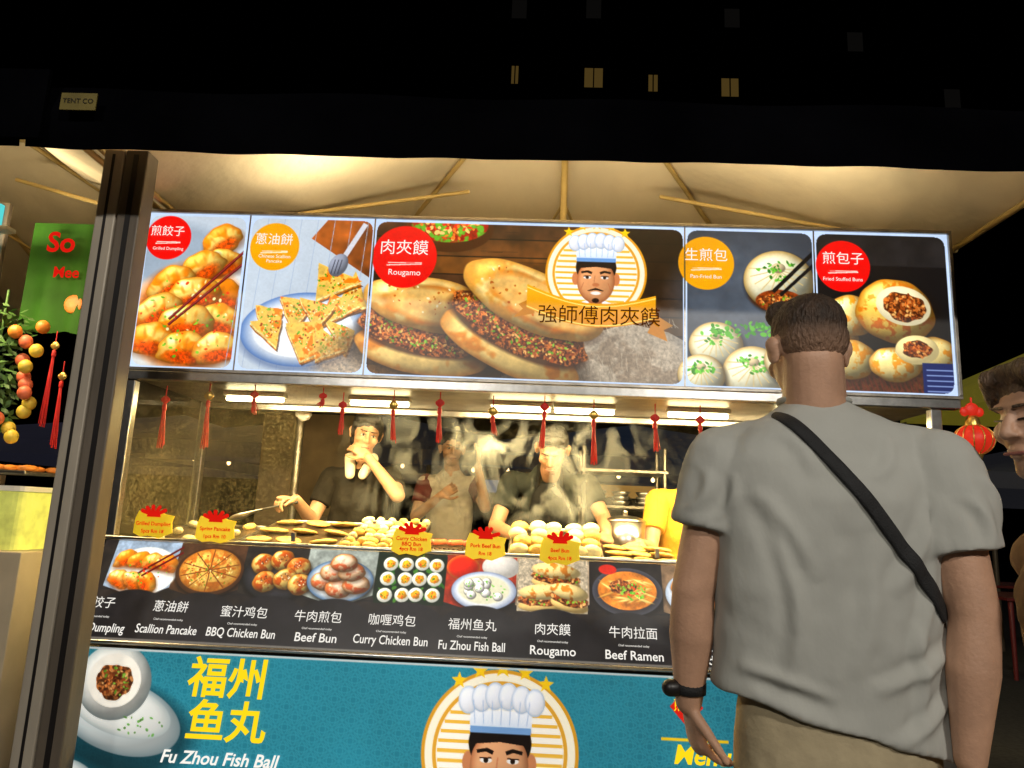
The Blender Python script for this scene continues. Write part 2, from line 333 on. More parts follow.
def slice_(p):
    P=np.array(p,float);c=P.mean(0); fine=[]
    for i in range(len(P)):
        a=P[i];b=P[(i+1)%len(P)]
        for t in (0,.25,.5,.75): fine.append(tuple(a+(b-a)*t+np.array((random.uniform(-1.5,1.5),random.uniform(-1.5,1.5)))))
    A.poly([(x+3,y+9) for x,y in fine],(.25,.13,.04),al=.7); A.poly([(x,y+7) for x,y in fine],(.72,.44,.14),nz=.4,nk='f'); A.poly([(x,y+4) for x,y in fine],(.96,.86,.58),nz=.3,nk='f')
    A.poly(fine,(.99,.82,.42),nz=.22,tex=(.86,.48,.12),tk='m',th=.58)
    A.specks(c[0],c[1],np.ptp(P[:,0])*.3,np.ptp(P[:,1])*.3,34,[(.35,.58,.14),(.5,.70,.22),(.62,.28,.06),(.99,.94,.7)],(1,2.8))
for p in ([(212,165),(262,172),(240,226)],[(385,98),(408,160),(345,185)],[(205,196),(262,182),(258,240)],[(318,84),(396,116),(318,152)],[(345,140),(398,160),(330,196)],[(335,184),(390,206),(378,246)],[(255,148),(316,158),(280,206)],[(290,150),(352,162),(322,206)],[(268,196),(330,190),(350,236),(300,262)],[(322,196),(378,236),(326,258)]): slice_(p)
A.line(395,10,360,75,9,(.85,.85,.88)); A.ell(352,88,16,22,25,c=(.62,.64,.70),sh=.4)
for k in range(3): A.line(346+k*6,78,340+k*6,104,1.6,(.2,.2,.25))
cell(414,956,(.20,.12,.07))
for k in range(9):
    A.rect(414,k*33,956,k*33+31,(.27+.05*(k%3),.17+.03*(k%3),.10),nz=.5,nk='c'); A.rect(414,k*33+31,956,k*33+33,(.05,.03,.02))
for k in range(60): y=random.uniform(0,284); x=random.uniform(414,900); A.line(x,y,x+random.uniform(20,70),y+random.uniform(-1,1),1,(.12,.07,.04),al=.6)
A.ell(900,40,120,90,c=(.05,.03,.02),soft=60,al=.7); A.ell(440,260,120,60,c=(.60,.48,.34),soft=20,al=.6,nz=.5,nk='f')
A.ell(545,14,78,44,c=(.35,.18,.06),sh=.3); A.ell(545,8,68,32,c=(.7,.14,.06),nz=.5,tex=(.35,.55,.15),tk='m',th=.5)
A.specks(545,8,60,26,90,[(.85,.2,.08),(.9,.5,.2),(.4,.65,.2),(.95,.8,.5)],(2,6))
A.poly([(640,284),(700,236),(790,200),(860,176),(930,190),(956,204),(956,284)],(.66,.61,.54),nz=.22,nk='f',tex=(.56,.50,.43),tk='c',th=.55)
for k in range(120):
    x=random.uniform(640,950); y=max(206,300-(x-620)*.36)+random.uniform(0,30); A.line(x,y,x+random.uniform(-8,12),y+random.uniform(14,34),1.0,random.choice([(.78,.73,.65),(.50,.44,.37),(.70,.65,.57)]),al=.6)
for k in range(60): x=640+k*5.2; y=max(182,286-(x-640)*.5); A.line(x,y,x+random.uniform(-10,2),y-random.uniform(4,16),1.2,(.80,.75,.66),al=.8)
rougamo(A,515,184,120,9); rougamo(A,682,170,132,24)
lx,ly=S(603,273); chef(A,lx,ly,88)
dyr=-40
A.poly([(672,148),(700,134),(700,164),(664,172),(680,156)],(.72,.47,.1)); A.poly([(908,160),(938,178),(922,186),(928,206),(894,192)],(.72,.47,.1))
rb=[(686+ t*222, 152+dyr+ 24*math.sin(t*math.pi)+ t*14) for t in np.linspace(0,1,14)]
A.poly(rb+[(x,y+42) for x,y in reversed(rb)],(.93,.70,.18),grad=(.80,.52,.1)); 
for a in (4,38): A.poly([(x,y+a) for x,y in rb]+[(x,y+a+2) for x,y in reversed(rb)],(.98,.88,.5))
cell(960,1178,(.22,.24,.27)); A.ell(1060,140,120,120,c=(.32,.35,.39),soft=60,al=.8,nz=.2,nk='c')
def baozi(x,y,r,gr=True):
    A.ell(x+3,y+6,r*1.05,r*.95,c=(.05,.05,.06),soft=8,al=.6)
    A.ell(x,y,r,r*.9,c=(.99,.97,.84),sh=.55,nz=.06,rim=(.80,.66,.40))
    for k in range(11):
        t=k*math.pi/10; A.line(x+r*.1*math.cos(t),y-r*.35,x+r*.85*math.cos(t)*(-1),y-r*.35+r*.8*math.sin(t),2.2,(.80,.70,.48),al=.7)
    A.ell(x,y-r*.38,r*.2,r*.15,c=(.86,.78,.62),sh=.4)
    if gr: A.specks(x,y-r*.3,r*.6,r*.3,34,[(.3,.62,.15),(.45,.75,.25),(.2,.45,.1)],(1.6,4.2))
A.ell(1130,130,64,26,10,c=(.45,.25,.12),soft=3)
baozi(1118,92,60); A.ell(1118,128,40,20,c=(.45,.2,.07),nz=.6,nk='f'); meat(A,1118,130,34,15,0)
A.line(1178,40,1108,112,7,(.04,.04,.05)); A.line(1178,62,1120,118,6,(.05,.05,.06))
baozi(1010,210,46); baozi(1072,256,52); baozi(985,262,40); baozi(1130,232,40); A.specks(1060,180,60,14,60,[(.35,.65,.2),(.2,.5,.12)],(2,6))
cell(1182,1408,(.08,.07,.07)); A.rect(1182,0,1408,60,(.13,.12,.12),nz=.3,nk='c')
A.ell(1300,262,120,32,c=(.28,.16,.09),nz=.5,nk='f')
for k in range(26): A.line(1190+k*8,250+random.uniform(-6,6),1200+k*8,284,3,(.36,.16,.10),al=.8)
for (x,y,rx,ry) in [(1208,190,40,32),(1238,150,44,36),(1372,215,40,32),(1230,226,48,34),(1308,232,44,30)]: bun(A,x,y,rx,ry,0,(.99,.90,.62),(.92,.62,.20),.54)
bun(A,1312,140,66,56,10,(.98,.82,.42),(.84,.46,.12),.56); A.ell(1326,130,46,34,12,c=(.99,.94,.78),sh=.2); meat(A,1328,132,36,25,12,False)
A.ell(1345,206,36,25,c=(.98,.90,.66),sh=.3); meat(A,1345,205,24,15,0,False)
A.rect(1352,228,1408,284,(.08,.13,.33)); 
for k in range(5): A.line(1358,240+k*9,1402,240+k*9,2,(.55,.62,.8))
FR=np.array((.80,.87,.97))
mask=np.ones((284,1408),bool)
for x0,x1 in ((6,180),(192,408),(416,954),(962,1176),(1184,1402)): mask&=rr(A,x0,5,x1,279,16)
A.a[mask]=FR
for (u,v,r,c) in ((170,238,41,RED),(279,247,44,YEL),(411,257,57,RED),(712,263,48,YEL),(846,266,46,RED)): badge(A,*S(u,v),r,c)
A.a*=(1+.10*(NZ['b'][:284,:1408]-.5)+.06*(NZ['f'][:284,:1408]-.5))[...,None]
g_=A.a.mean(-1,keepdims=True); A.a=np.clip(g_+(A.a-g_)*1.2,0,1)

sign=grp('illuminated_menu_sign')
X0,X1,ZT,ZB=-1.78,1.74,2.58,1.87
canvas_mesh('sign_face',A,(X0,-.002,ZT),(X1-X0,0,0),(0,0,ZB-ZT),sign,1.12)
box('sign_body',X0-.012,X1+.012,.004,.16,ZB-.012,ZT+.012,M['alud'],sign)
for nm,a in (('frame_top',(X0-.014,X1+.014,-.016,.003,ZT,ZT+.014)),('frame_bottom',(X0-.014,X1+.014,-.016,.003,ZB-.014,ZB)),('frame_left',(X0-.014,X0,-.016,.003,ZB+.001,ZT-.001)),('frame_right',(X1,X1+.014,-.016,.003,ZB+.001,ZT-.001))):
    box(nm,*a,M['steeld'],sign,.002)
for x in (187,412,958,1180): box('divider',X0+x/400-.003,X0+x/400+.003,-.006,-.003,ZB+.001,ZT-.001,M['steeld'],sign,0)
TW=emat('ink_white',(1,.98,.94),1.0); TG=emat('ink_gold',(1,.84,.10),1.1); TK=emat('ink_dark',(.30,.14,.04),1); TR=emat('ink_red',(.85,.1,.06),1)
def st(s,u,v,size,m,b=0):
    x,y=S(u,v); text(s,X0+x/400,-.008,ZT-y/400,size,m,sign,bold=b)
for (cn,en,u,v,r) in (('煎餃子','Grilled Dumpling',170,238,.1),('蔥油餅','Chinese Scallion\nPancake',279,247,.11),('肉夾饃','Rougamo',411,257,.14),('生煎包','Pan-Fried Bun',712,263,.12),('煎包子','Fried Stuffed Buns',846,266,.115)):
    st(cn,u,v-r*55,r*.52,TW); st(en,u,v+r*115,r*.2 if len(en)>9 else r*.27,TW)
st('強師傅肉夾饃',606,316,.088,TK)

# ================================================================= MENU STRIP
def Q(u,v):
    t=(v-540-.054*(u-105))/97; X=-1.68+(u-105)*.0039+t*.048*(1-(u-105)/600); return (X+1.76)*450,t*176
B=Cv(1440,176,(.10,.095,.10))
for k in range(6): B.rect(0,k*30,1440,k*30+28,(.13,.11,.10),nz=.5,nk='c')
def plate(x,y,rx,ry,c=(.93,.94,.95),rim=(.7,.75,.8)): B.ell(x+2,y+5,rx*1.03,ry*1.03,c=(0,0,0),soft=6,al=.6); B.ell(x,y,rx,ry,c=c,sh=.12,rim=rim)
def bcell(x0,x1,c): B.poly([(x0,0),(x1,0),(x1,78),((x0+x1)/2+20,96),((x0+x1)/2-20,96),(x0,84)],c,nz=.25,nk='m')
cx=[Q(u,v)[0] for u,v in ((132,570),(201,572),(272,577),(338,582),(411,586),(483,590),(556,597),(632,602),(705,606),(778,610),(850,614))]
bgs=[(.62,.68,.74),(.3,.2,.13),(.16,.14,.12),(.62,.64,.60),(.10,.14,.09),(.62,.20,.12),(.66,.58,.48),(.13,.11,.1),(.5,.4,.3),(.2,.1,.08),(.4,.4,.45)]
for i,x in enumerate(cx): 
    d=66; bcell(x-d+1,x+d-1,bgs[i])
x=cx[0]; B.ell(x,55,62,44,c=(.95,.94,.90),soft=3)
for k in range(7): dumpling(B,x-40+k%4*26,34+(k//4)*30+k*2,23,15,-20+k*12)
B.line(x+60,8,x-10,60,4,(.35,.05,.05)); B.line(x+62,18,x-2,64,4,(.35,.05,.05)); B.specks(x,55,45,30,30,[(.4,.65,.2),(.85,.2,.1)],(1,2.6))
x=cx[1]; plate(x,50,62,44,(.35,.22,.12),(.25,.15,.08)); B.ell(x,48,56,39,c=(.97,.76,.38),sh=.25,tex=(.80,.46,.16),tk='m',th=.55,rim=(.75,.45,.15),nz=.1,nk='f'); 
for k in range(5): t=k*math.pi/5+.3; B.line(x-54*math.cos(t),48-38*math.sin(t),x+54*math.cos(t),48+38*math.sin(t),2,(.45,.24,.08))
B.specks(x,48,46,32,80,[(.35,.5,.1),(.6,.25,.05),(.99,.9,.6)],(.8,2.2))
x=cx[2]; plate(x,52,62,44,(.2,.19,.2),(.1,.1,.1))
for a,b in ((-30,32),(4,24),(36,36),(-20,64),(16,58),(44,66)): bun(B,x+a,b,22,19,0,(.98,.82,.46),(.74,.34,.08),.5); B.ell(x+a,b-5,11,8,c=(.62,.26,.06),soft=4,al=.6,nz=.3); B.specks(x+a,b-4,9,7,10,[(.98,.95,.8),(.2,.15,.1)],(.8,1.5))
x=cx[3]; plate(x,56,60,38,(.95,.95,.93),(.3,.42,.55))
for a,b in ((-28,58),(0,70),(30,62),(-14,42),(18,40),(2,24)): bun(B,x+a,b,25,17,0,(.98,.80,.62),(.84,.40,.22),.55); B.ell(x+a,b-5,12,7,c=(.99,.93,.84),soft=5,al=.7)
x=cx[4]; B.rect(x-62,4,x+62,92,(.07,.12,.07)); B.specks(x,48,60,44,60,[(.15,.35,.1),(.25,.45,.15)],(2,6))
for a in(-42,-14,14,42):
    for b in(20,48,76): ja,jb=random.uniform(-3,3),random.uniform(-2,2); B.ell(x+a+ja,b+jb,13.5,12.5,c=(.98,.97,.9),sh=.25); B.ell(x+a+ja,b+jb,8,7.5,c=(.96,.66,.14),sh=.3,wob=.1,nz=.3); B.specks(x+a+ja,b+jb,6,5,5,[(.8,.2,.08),(.3,.5,.1)],(1,2))
x=cx[5]; B.ell(x-34,22,30,22,c=(.88,.16,.06),sh=.4,rim=(.95,.5,.2)); B.ell(x+34,18,34,22,c=(.9,.87,.82),sh=.3); plate(x+6,62,58,34,(.97,.97,.96),(.55,.6,.7)); B.ell(x+6,60,46,25,c=(.86,.84,.72),soft=3)
for k in range(14): a=random.uniform(-36,36);b=random.uniform(-14,12); B.ell(x+6+a,60+b,9,8,c=(.99,.97,.93),sh=.5,rim=(.75,.72,.62))
B.specks(x+6,60,38,18,30,[(.35,.6,.2),(.5,.75,.3)],(.8,2.4))
x=cx[6]; B.rect(x-62,0,x+62,94,(.70,.64,.54),nz=.3,nk='f')
for xx,yy,R_,r in ((x+6,30,44,5),(x-14,68,46,-4),(x+30,66,34,12)): 
    B.ell(xx,yy+14,R_,12,r,c=(.95,.80,.50),sh=.5); meat(B,xx,yy+4,R_,12,r); B.ell(xx,yy-9,R_,14,r,c=(.98,.86,.58),sh=.5,tex=(.84,.52,.2),tk='m',th=.6)
x=cx[7]; plate(x,52,62,42,(.16,.15,.16),(.3,.3,.33)); B.ell(x,50,52,34,c=(.80,.48,.18),nz=.4)
for k in range(40): a=random.uniform(-36,36);b=random.uniform(-16,18); B.ell(x+a,50+b,15,1.8,random.uniform(-40,40),c=random.choice([(.98,.86,.5),(.85,.62,.28)]),sh=.2)
meat(B,x-8,44,24,12); B.specks(x+12,52,24,16,50,[(.35,.65,.15),(.5,.78,.25),(.9,.2,.1)],(1,3)); B.ell(x-34,14,16,9,c=(.75,.15,.08))
for i in (8,9,10):
    x=cx[i]; plate(x,52,60,42)
    for a,b in ((-28,40),(4,34),(30,50),(-10,66),(22,72)): bun(B,x+a,b,22,18,0)
for i,x in enumerate(cx): B.ell(x,150,80,62,c=(.115,.105,.11),soft=2,nz=.25,nk='c')
B.rect(0,112,1440,176,(.115,.105,.11),nz=.3,nk='c'); B.rect(0,171,1440,176,(.4,.38,.35))
B.a*=(1+.10*(NZ['f'][:176,:1440]-.5))[...,None]; g_=B.a.mean(-1,keepdims=True); B.a=np.clip(g_+(B.a-g_)*1.15,0,1)
menu=grp('food_menu_board')
mx0=-1.76; ml=1440/450; ztop,zbot,ytop,ybot=1.14,.775,-.005,-.16
canvas_mesh('menu_face',B,(mx0,ytop,ztop),(ml,0,0),(0,ybot-ytop,zbot-ztop),menu,1.3)
mv=Vector((0,ybot-ytop,zbot-ztop)); nrm=Vector((0,zbot-ztop,-(ybot-ytop))).normalized()
rxm=math.atan2(ztop-zbot,ytop-ybot)
def mt(s,u,v,size,m,b=0,sx=1):
    x,y=Q(u,v); p=Vector((mx0+x/450,ytop,ztop))+mv*(y/176)+nrm*.003
    text(s,p.x,p.y,p.z,size,m,menu,rx=rxm,bold=b,sx=sx)
items=[('煎餃子','Grilled Dumpling',92,604,626),('蔥油餅','Scallion Pancake',168,609,629),('蜜汁鸡包','BBQ Chicken Bun',244,615,633),('牛肉煎包','Beef Bun',320,620,638),('咖喱鸡包','Curry Chicken Bun',395,624,641),('福州鱼丸','Fu Zhou Fish Ball',476,629,647),('肉夾饃','Rougamo',556,634,652),('牛肉拉面','Beef Ramen',636,638,657),('煎包','Fried Bun',712,643,662),('水餃','Dumplings',790,648,667),('豆漿','Soy Milk',862,652,671)]
for cn,en,u,v1,v2 in items:
    mt(cn,u,v1-1,.047,TW); mt(en,u,v2,.047,TW,.0004,min(1,.98 if len(en)<12 else .78)); mt('Chef recommended today',u,(v1+v2)/2+.5,.011,TW)
vb=[Vector((mx0,ytop+.01,ztop)),Vector((mx0+ml,ytop+.01,ztop)),Vector((mx0+ml,ybot+.01,zbot)),Vector((mx0,ybot+.01,zbot))]
mk('board_back',vb+[v+Vector((0,.03,0)) for v in vb],[(0,1,2,3),(4,7,6,5),(0,4,5,1),(1,5,6,2),(2,6,7,3),(3,7,4,0)],M['steel'],menu)
solid('bottom_rail',[cap((mx0,-.165,.767),(mx0+ml,-.165,.767),.010,.010)],M['steel'],menu)
solid('top_rail',[cap((mx0,-.012,1.15),(mx0+ml,-.012,1.15),.008,.008)],M['steel'],menu)

# ================================================================= LOWER BANNER
def T(u,v):
    dv=v-645-.06*(u-80); X=-1.69+(u-80)*.00374+dv*.0005*(1-(u-80)/620); z=.755-dv*.0032; return (X+1.76)*400,(.755-z)*400
C=Cv(1280,300,(.10,.42,.50))
C.a*= (1+.22*(NZ['b'][:300,:1280]-.5))[...,None]
Yg,Xg=np.mgrid[0:300,0:1280]; p=28.
pat=np.zeros((300,1280),bool)
for ox,oy in((0,0),(p/2,p/2)):
    d=np.sqrt((((Xg+ox)%p)-p/2)**2+(((Yg+oy)%p)-p/2)**2)
    for k in (4.5,9,13.5): pat|=np.abs(d-k)<.8
C.a[pat]=C.a[pat]*.66+np.array((.30,.68,.74))*.34
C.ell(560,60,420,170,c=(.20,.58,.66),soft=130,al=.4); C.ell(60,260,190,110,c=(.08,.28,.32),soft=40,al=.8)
bx,by=T(116,700); C.ell(bx+6,by+40,120,64,12,c=(.03,.1,.12),soft=18,al=.6); C.ell(bx+10,by+28,96,50,14,c=(.86,.90,.90),sh=.3,rim=(.62,.72,.75)); C.ell(bx+10,by+18,80,36,14,c=(.95,.96,.94),sh=.15,rim=(.75,.8,.8))
C.ell(bx-4,by-20,56,54,c=(.93,.93,.90),sh=.4,rim=(.70,.76,.76),nz=.05); C.ell(bx-4,by-22,40,38,c=(.97,.95,.90),nz=.05); meat(C,bx-4,by-20,28,25,0)
C.ell(30,200,60,44,10,c=(.94,.95,.94),sh=.4,rim=(.66,.75,.76)); C.ell(10,260,70,50,c=(.9,.92,.92),sh=.45)
C.ell(150,250,60,30,c=(.88,.92,.92),sh=.4); C.specks(bx+40,by+40,40,14,20,[(.4,.65,.3),(.3,.5,.2)],(1,3))
chx,chy=T(503,762); chef(C,chx,chy,114)
dx,dy=T(686,714); C.poly([(dx-24,dy),(dx,dy-26),(dx+24,dy),(dx,dy+26)],(.85,.12,.08)); C.rect(dx-36,dy+42,dx+60,dy+46,(.95,.78,.1))
C.rect(0,0,1280,3,(.75,.78,.78))
ban=grp('teal_counter_banner')
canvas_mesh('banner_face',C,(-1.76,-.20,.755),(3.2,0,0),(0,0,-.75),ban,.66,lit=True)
def bt(s,u,v,size,m,b=0,sh=0,al='CENTER'):
    x,y=T(u,v); text(s,-1.76+x/400,-.206,.755-y/400,size,m,ban,bold=b,shear=sh,align=al)
bt('福州',231,684,.15,TG,.003,.08); bt('鱼丸',229,731,.15,TG,.003,.08); bt('Fu Zhou Fish Ball',222,768,.062,TW,.0012,.25)
bt('煎',680,712,.05,TG); bt('Menu',673,764,.09,TG,.002,.2,'LEFT')
box('counter_body',-1.76,1.44,-.19,.0,.0,.75,M['steeld'],ban)

# ================================================================= COUNTER, GLASS CASE
st_=grp('food_stall_counter')
box('worktop',-1.78,1.72,.012,.92,1.06,1.10,M['steel'],st_)
box('rear_cabinet',-1.76,1.70,.05,.90,.04,1.055,M['steeld'],st_)
case=grp('glass_display_case')
for x in (-1.775,1.62): box('corner_post',x,x+.045,-.01,.03,1.155,1.812,M['steel'],case)
box('header_rail',-1.79,1.74,-.02,.03,1.815,1.855,M['steel'],case)
box('hood_top',-1.79,1.74,.032,.75,1.835,1.85,M['steeld'],case)
for x in (-1.775,1.62): box('rear_post',x,x+.04,.70,.74,1.102,1.83,M['steel'],case)
box('rear_rail',-1.73,1.615,.70,.73,1.80,1.832,M['steel'],case)
def glassmat(name,lo,hi):
    g=bpy.data.materials.new(name); g.use_nodes=True; nt=g.node_tree; nt.nodes.remove(nt.nodes['Principled BSDF'])
    tr=nt.nodes.new('ShaderNodeBsdfTransparent'); gl=nt.nodes.new('ShaderNodeBsdfGlossy'); gl.inputs['Roughness'].default_value=.04; mx=nt.nodes.new('ShaderNodeMixShader')
    tr.inputs[0].default_value=(.97,.98,.97,1); mx.inputs[0].default_value=.05
    nt.links.new(tr.outputs[0],mx.inputs[1]); nt.links.new(gl.outputs[0],mx.inputs[2])
    tl=nt.nodes.new('ShaderNodeBsdfTranslucent'); tl.inputs[0].default_value=(.50,.42,.24,1); df=nt.nodes.new('ShaderNodeBsdfDiffuse'); df.inputs[0].default_value=(.50,.42,.24,1)
    ad=nt.nodes.new('ShaderNodeMixShader'); nt.links.new(tl.outputs[0],ad.inputs[1]); nt.links.new(df.outputs[0],ad.inputs[2])
    tc=nt.nodes.new('ShaderNodeTexCoord'); n1=nt.nodes.new('ShaderNodeTexNoise'); n1.inputs['Scale'].default_value=2.2; n1.inputs['Detail'].default_value=4; nt.links.new(tc.outputs['Object'],n1.inputs['Vector'])
    n2=nt.nodes.new('ShaderNodeTexNoise'); n2.inputs['Scale'].default_value=110; n2.inputs['Detail'].default_value=2; nt.links.new(tc.outputs['Object'],n2.inputs['Vector'])
    r1=nt.nodes.new('ShaderNodeMapRange'); r1.inputs[1].default_value=.40; r1.inputs[2].default_value=.70; r1.inputs[3].default_value=lo; r1.inputs[4].default_value=hi; nt.links.new(n1.outputs['Fac'],r1.inputs[0])
    r2=nt.nodes.new('ShaderNodeMapRange'); r2.inputs[1].default_value=.42; r2.inputs[2].default_value=.70; r2.inputs[3].default_value=.4; r2.inputs[4].default_value=2.6; nt.links.new(n2.outputs['Fac'],r2.inputs[0])
    mu=nt.nodes.new('ShaderNodeMath'); mu.operation='MULTIPLY'; nt.links.new(r1.outputs[0],mu.inputs[0]); nt.links.new(r2.outputs[0],mu.inputs[1])
    m2=nt.nodes.new('ShaderNodeMixShader'); nt.links.new(mu.outputs[0],m2.inputs[0]); nt.links.new(mx.outputs[0],m2.inputs[1]); nt.links.new(ad.outputs[0],m2.inputs[2])
    nt.links.new(m2.outputs[0],nt.nodes['Material Output'].inputs[0]); return g
g1=glassmat('fogged_glass',.05,.16); g2=glassmat('clear_glass',.0,.02)
for a,b,g in ((-1.725,-.985,g1),(-.98,.5,g2),(.505,1.615,g2)): mk('glass_pane',[(a,-.004,1.165),(b,-.004,1.165),(b,-.004,1.812),(a,-.004,1.812)],[(0,1,2,3)],g,case)
mk('glass_side',[(-1.757,.035,1.12),(-1.757,.69,1.12),(-1.757,.69,1.83),(-1.757,.035,1.83)],[(0,1,2,3)],g1,case)
for x in (-.9825,.5025): box('pane_clip',x-.008,x+.008,-.012,.006,1.165,1.20,M['steel'],case,.001)
tube=emat('tube_light',(1,.93,.70),20)
lamp=grp('fluorescent_lamp')
LX=[-1.35,-.75,-.08,.22,.75,1.25]
def area(name,loc,rot,sx,sy,e,c,parent=None):
    l=bpy.data.lights.new(name,'AREA'); l.shape='RECTANGLE'; l.size=sx; l.size_y=sy; l.energy=e; l.color=c
    o=bpy.data.objects.new(name,l); COL.objects.link(o); o.location=loc; o.rotation_euler=rot
    if parent: o.parent=parent
    return o
for x in LX:
    box('housing',x-.145,x+.145,.33,.39,1.815,1.834,M['white'],lamp,.002)
    solid('tube',[cap((x-.13,.36,1.802),(x+.13,.36,1.802),.011,.011)],tube,lamp)
for x in (-1.05,.05,1.05):
    area('lamp_glow',(x,.36,1.785),(0,0,0),.9,.03,30,(1,.74,.27),lamp)
    area('lamp_glow_rear',(x,.42,1.785),(math.radians(48),0,0),.9,.03,13,(1,.76,.38),lamp)
def tray(name,x0,x1,y0,y1,z0,z1,m,rows,cols,maker,jit=.01):
    t=grp(name)
    V=[(x0,y0,z0),(x1,y0,z0),(x1,y1,z1),(x0,y1,z1)]
    mk('tray',[Vector(v) for v in V]+[Vector(v)-Vector((0,0,.03)) for v in V],[(0,1,2,3),(7,6,5,4),(0,4,5,1),(1,5,6,2),(2,6,7,3),(3,7,4,0)],m,t)
    solid('rim',[cap(V[i],V[(i+1)%4],.007,.007,8) for i in range(4)],M['steel'],t)
    parts={}
    for r in range(rows):
        for c in range(cols):
            fx=(c+.5)/cols;fy=(r+.5)/rows
            p=Vector((x0+(x1-x0)*fx+random.uniform(-jit,jit),y0+(y1-y0)*fy+random.uniform(-jit,jit),z0+(z1-z0)*fy))
            k,pt=maker(p,r,c); parts.setdefault(k,[]).append(pt)
    for k,ps in parts.items(): solid('food',ps,M[k],t)
    return t
def f_pan(p,r,c): return ('bread',ellp(p+Vector((0,0,.012)),(random.uniform(.055,.07),.06,.012),(random.uniform(-.15,.15),random.uniform(-.15,.15),0)))
def f_bun(p,r,c): return (random.choice(['dough','dough','bread']),ellp(p+Vector((0,0,.022)),(.043,.043,random.uniform(.026,.036)),(random.uniform(-.2,.2),random.uniform(-.2,.2),random.random())))
def f_dum(p,r,c): return (random.choice(['dough','bread','dough']),ellp(p+Vector((0,0,.014)),(.034,.02,.018),(random.uniform(-.3,.3),random.uniform(-.3,.3),random.random()*3)))
tray('pancake_griddle',-1.28,-.86,.12,.70,1.13,1.235,M['griddle'],3,3,f_pan)
tray('dumpling_tray',-.84,-.52,.12,.70,1.13,1.25,M['griddle'],7,6,f_dum,.016)
tray('bun_tray',-.10,.30,.10,.55,1.13,1.25,M['griddle'],4,5,f_bun,.016)
tray('roasting_griddle',-1.70,-1.32,.12,.6,1.12,1.20,M['griddle'],3,3,f_dum)
tray('bread_tray',.34,.62,.12,.5,1.12,1.18,M['griddle'],3,3,f_pan)
tray('stuffed_bun_tray',.9,1.5,.12,.5,1.12,1.18,M['griddle'],3,5,f_bun)
pan=grp('sausage_grill')
box('grill_body',-.48,-.14,.15,.6,1.101,1.15,M['steel'],pan); solid('grill_bars',[cap((-.46+.02*i,.16,1.156),(-.46+.02*i,.59,1.156),.004,.004,8) for i in range(16)],M['griddle'],pan)
solid('sausages',[cap((-.45+.075*i,.3+.03*(i%2),1.175),(-.41+.075*i,.42,1.175),.014,.013,10) for i in range(4)],M['peach'],pan)
pot=grp('steamer_pot')
solid('pot_body',[cap((.47,.78,1.101),(.47,.78,1.30),.10,.105,24,end1=False,end2=False)],M['steel'],pot); solid('pot_lid',[ellp((.47,.78,1.305),(.107,.107,.03)),cap((.47,.78,1.33),(.47,.78,1.35),.012,.014)],M['steel'],pot)
shl=grp('steel_shelf_rack')
for x in (.30,.80):
    for y in (1.5,1.8): solid('leg',[cap((x,y,0),(x,y,1.75),.012,.012,8)],M['steeld'],shl)
for z in (.5,1.0,1.38,1.6): box('shelf',.28,.82,1.48,1.82,z,z+.02,M['steeld'],shl)
solid('stacked_bowls',[cap((.40+.15*(i%3),1.65,1.402+.03*(i//3)),(.40+.15*(i%3),1.65,1.43+.03*(i//3)),.04,.06,16,end1=False,end2=False) for i in range(9)],M['steel'],shl)
tagm=mat('tag_yellow',(.88,.62,.03),.5,0,.06,em=(.90,.60,.02),es=.5)  # cards are no lamps; glow added to the yellow so they look brightly lit
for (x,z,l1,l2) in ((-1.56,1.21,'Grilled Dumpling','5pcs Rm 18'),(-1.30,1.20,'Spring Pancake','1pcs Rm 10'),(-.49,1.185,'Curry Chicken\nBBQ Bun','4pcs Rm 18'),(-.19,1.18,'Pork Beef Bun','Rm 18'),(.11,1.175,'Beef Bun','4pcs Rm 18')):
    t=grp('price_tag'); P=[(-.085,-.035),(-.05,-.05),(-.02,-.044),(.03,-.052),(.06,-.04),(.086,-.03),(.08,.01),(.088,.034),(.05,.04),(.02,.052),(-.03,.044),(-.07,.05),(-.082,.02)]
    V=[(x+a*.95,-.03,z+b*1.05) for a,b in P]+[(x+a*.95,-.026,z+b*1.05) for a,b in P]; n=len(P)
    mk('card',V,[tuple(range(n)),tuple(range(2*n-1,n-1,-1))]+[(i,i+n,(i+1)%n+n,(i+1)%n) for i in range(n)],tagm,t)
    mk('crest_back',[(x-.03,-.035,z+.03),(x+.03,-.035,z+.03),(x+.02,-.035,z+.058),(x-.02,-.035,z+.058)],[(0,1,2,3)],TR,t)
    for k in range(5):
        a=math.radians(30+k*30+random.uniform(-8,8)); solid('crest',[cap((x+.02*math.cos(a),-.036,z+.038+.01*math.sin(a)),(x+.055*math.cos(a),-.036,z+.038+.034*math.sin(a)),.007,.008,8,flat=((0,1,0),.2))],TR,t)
    text(l1,x,-.033,z+.002,.021,TR,t,bold=.0004); text(l2,x,-.033,z-.028,.020,TR,t,bold=.0004)
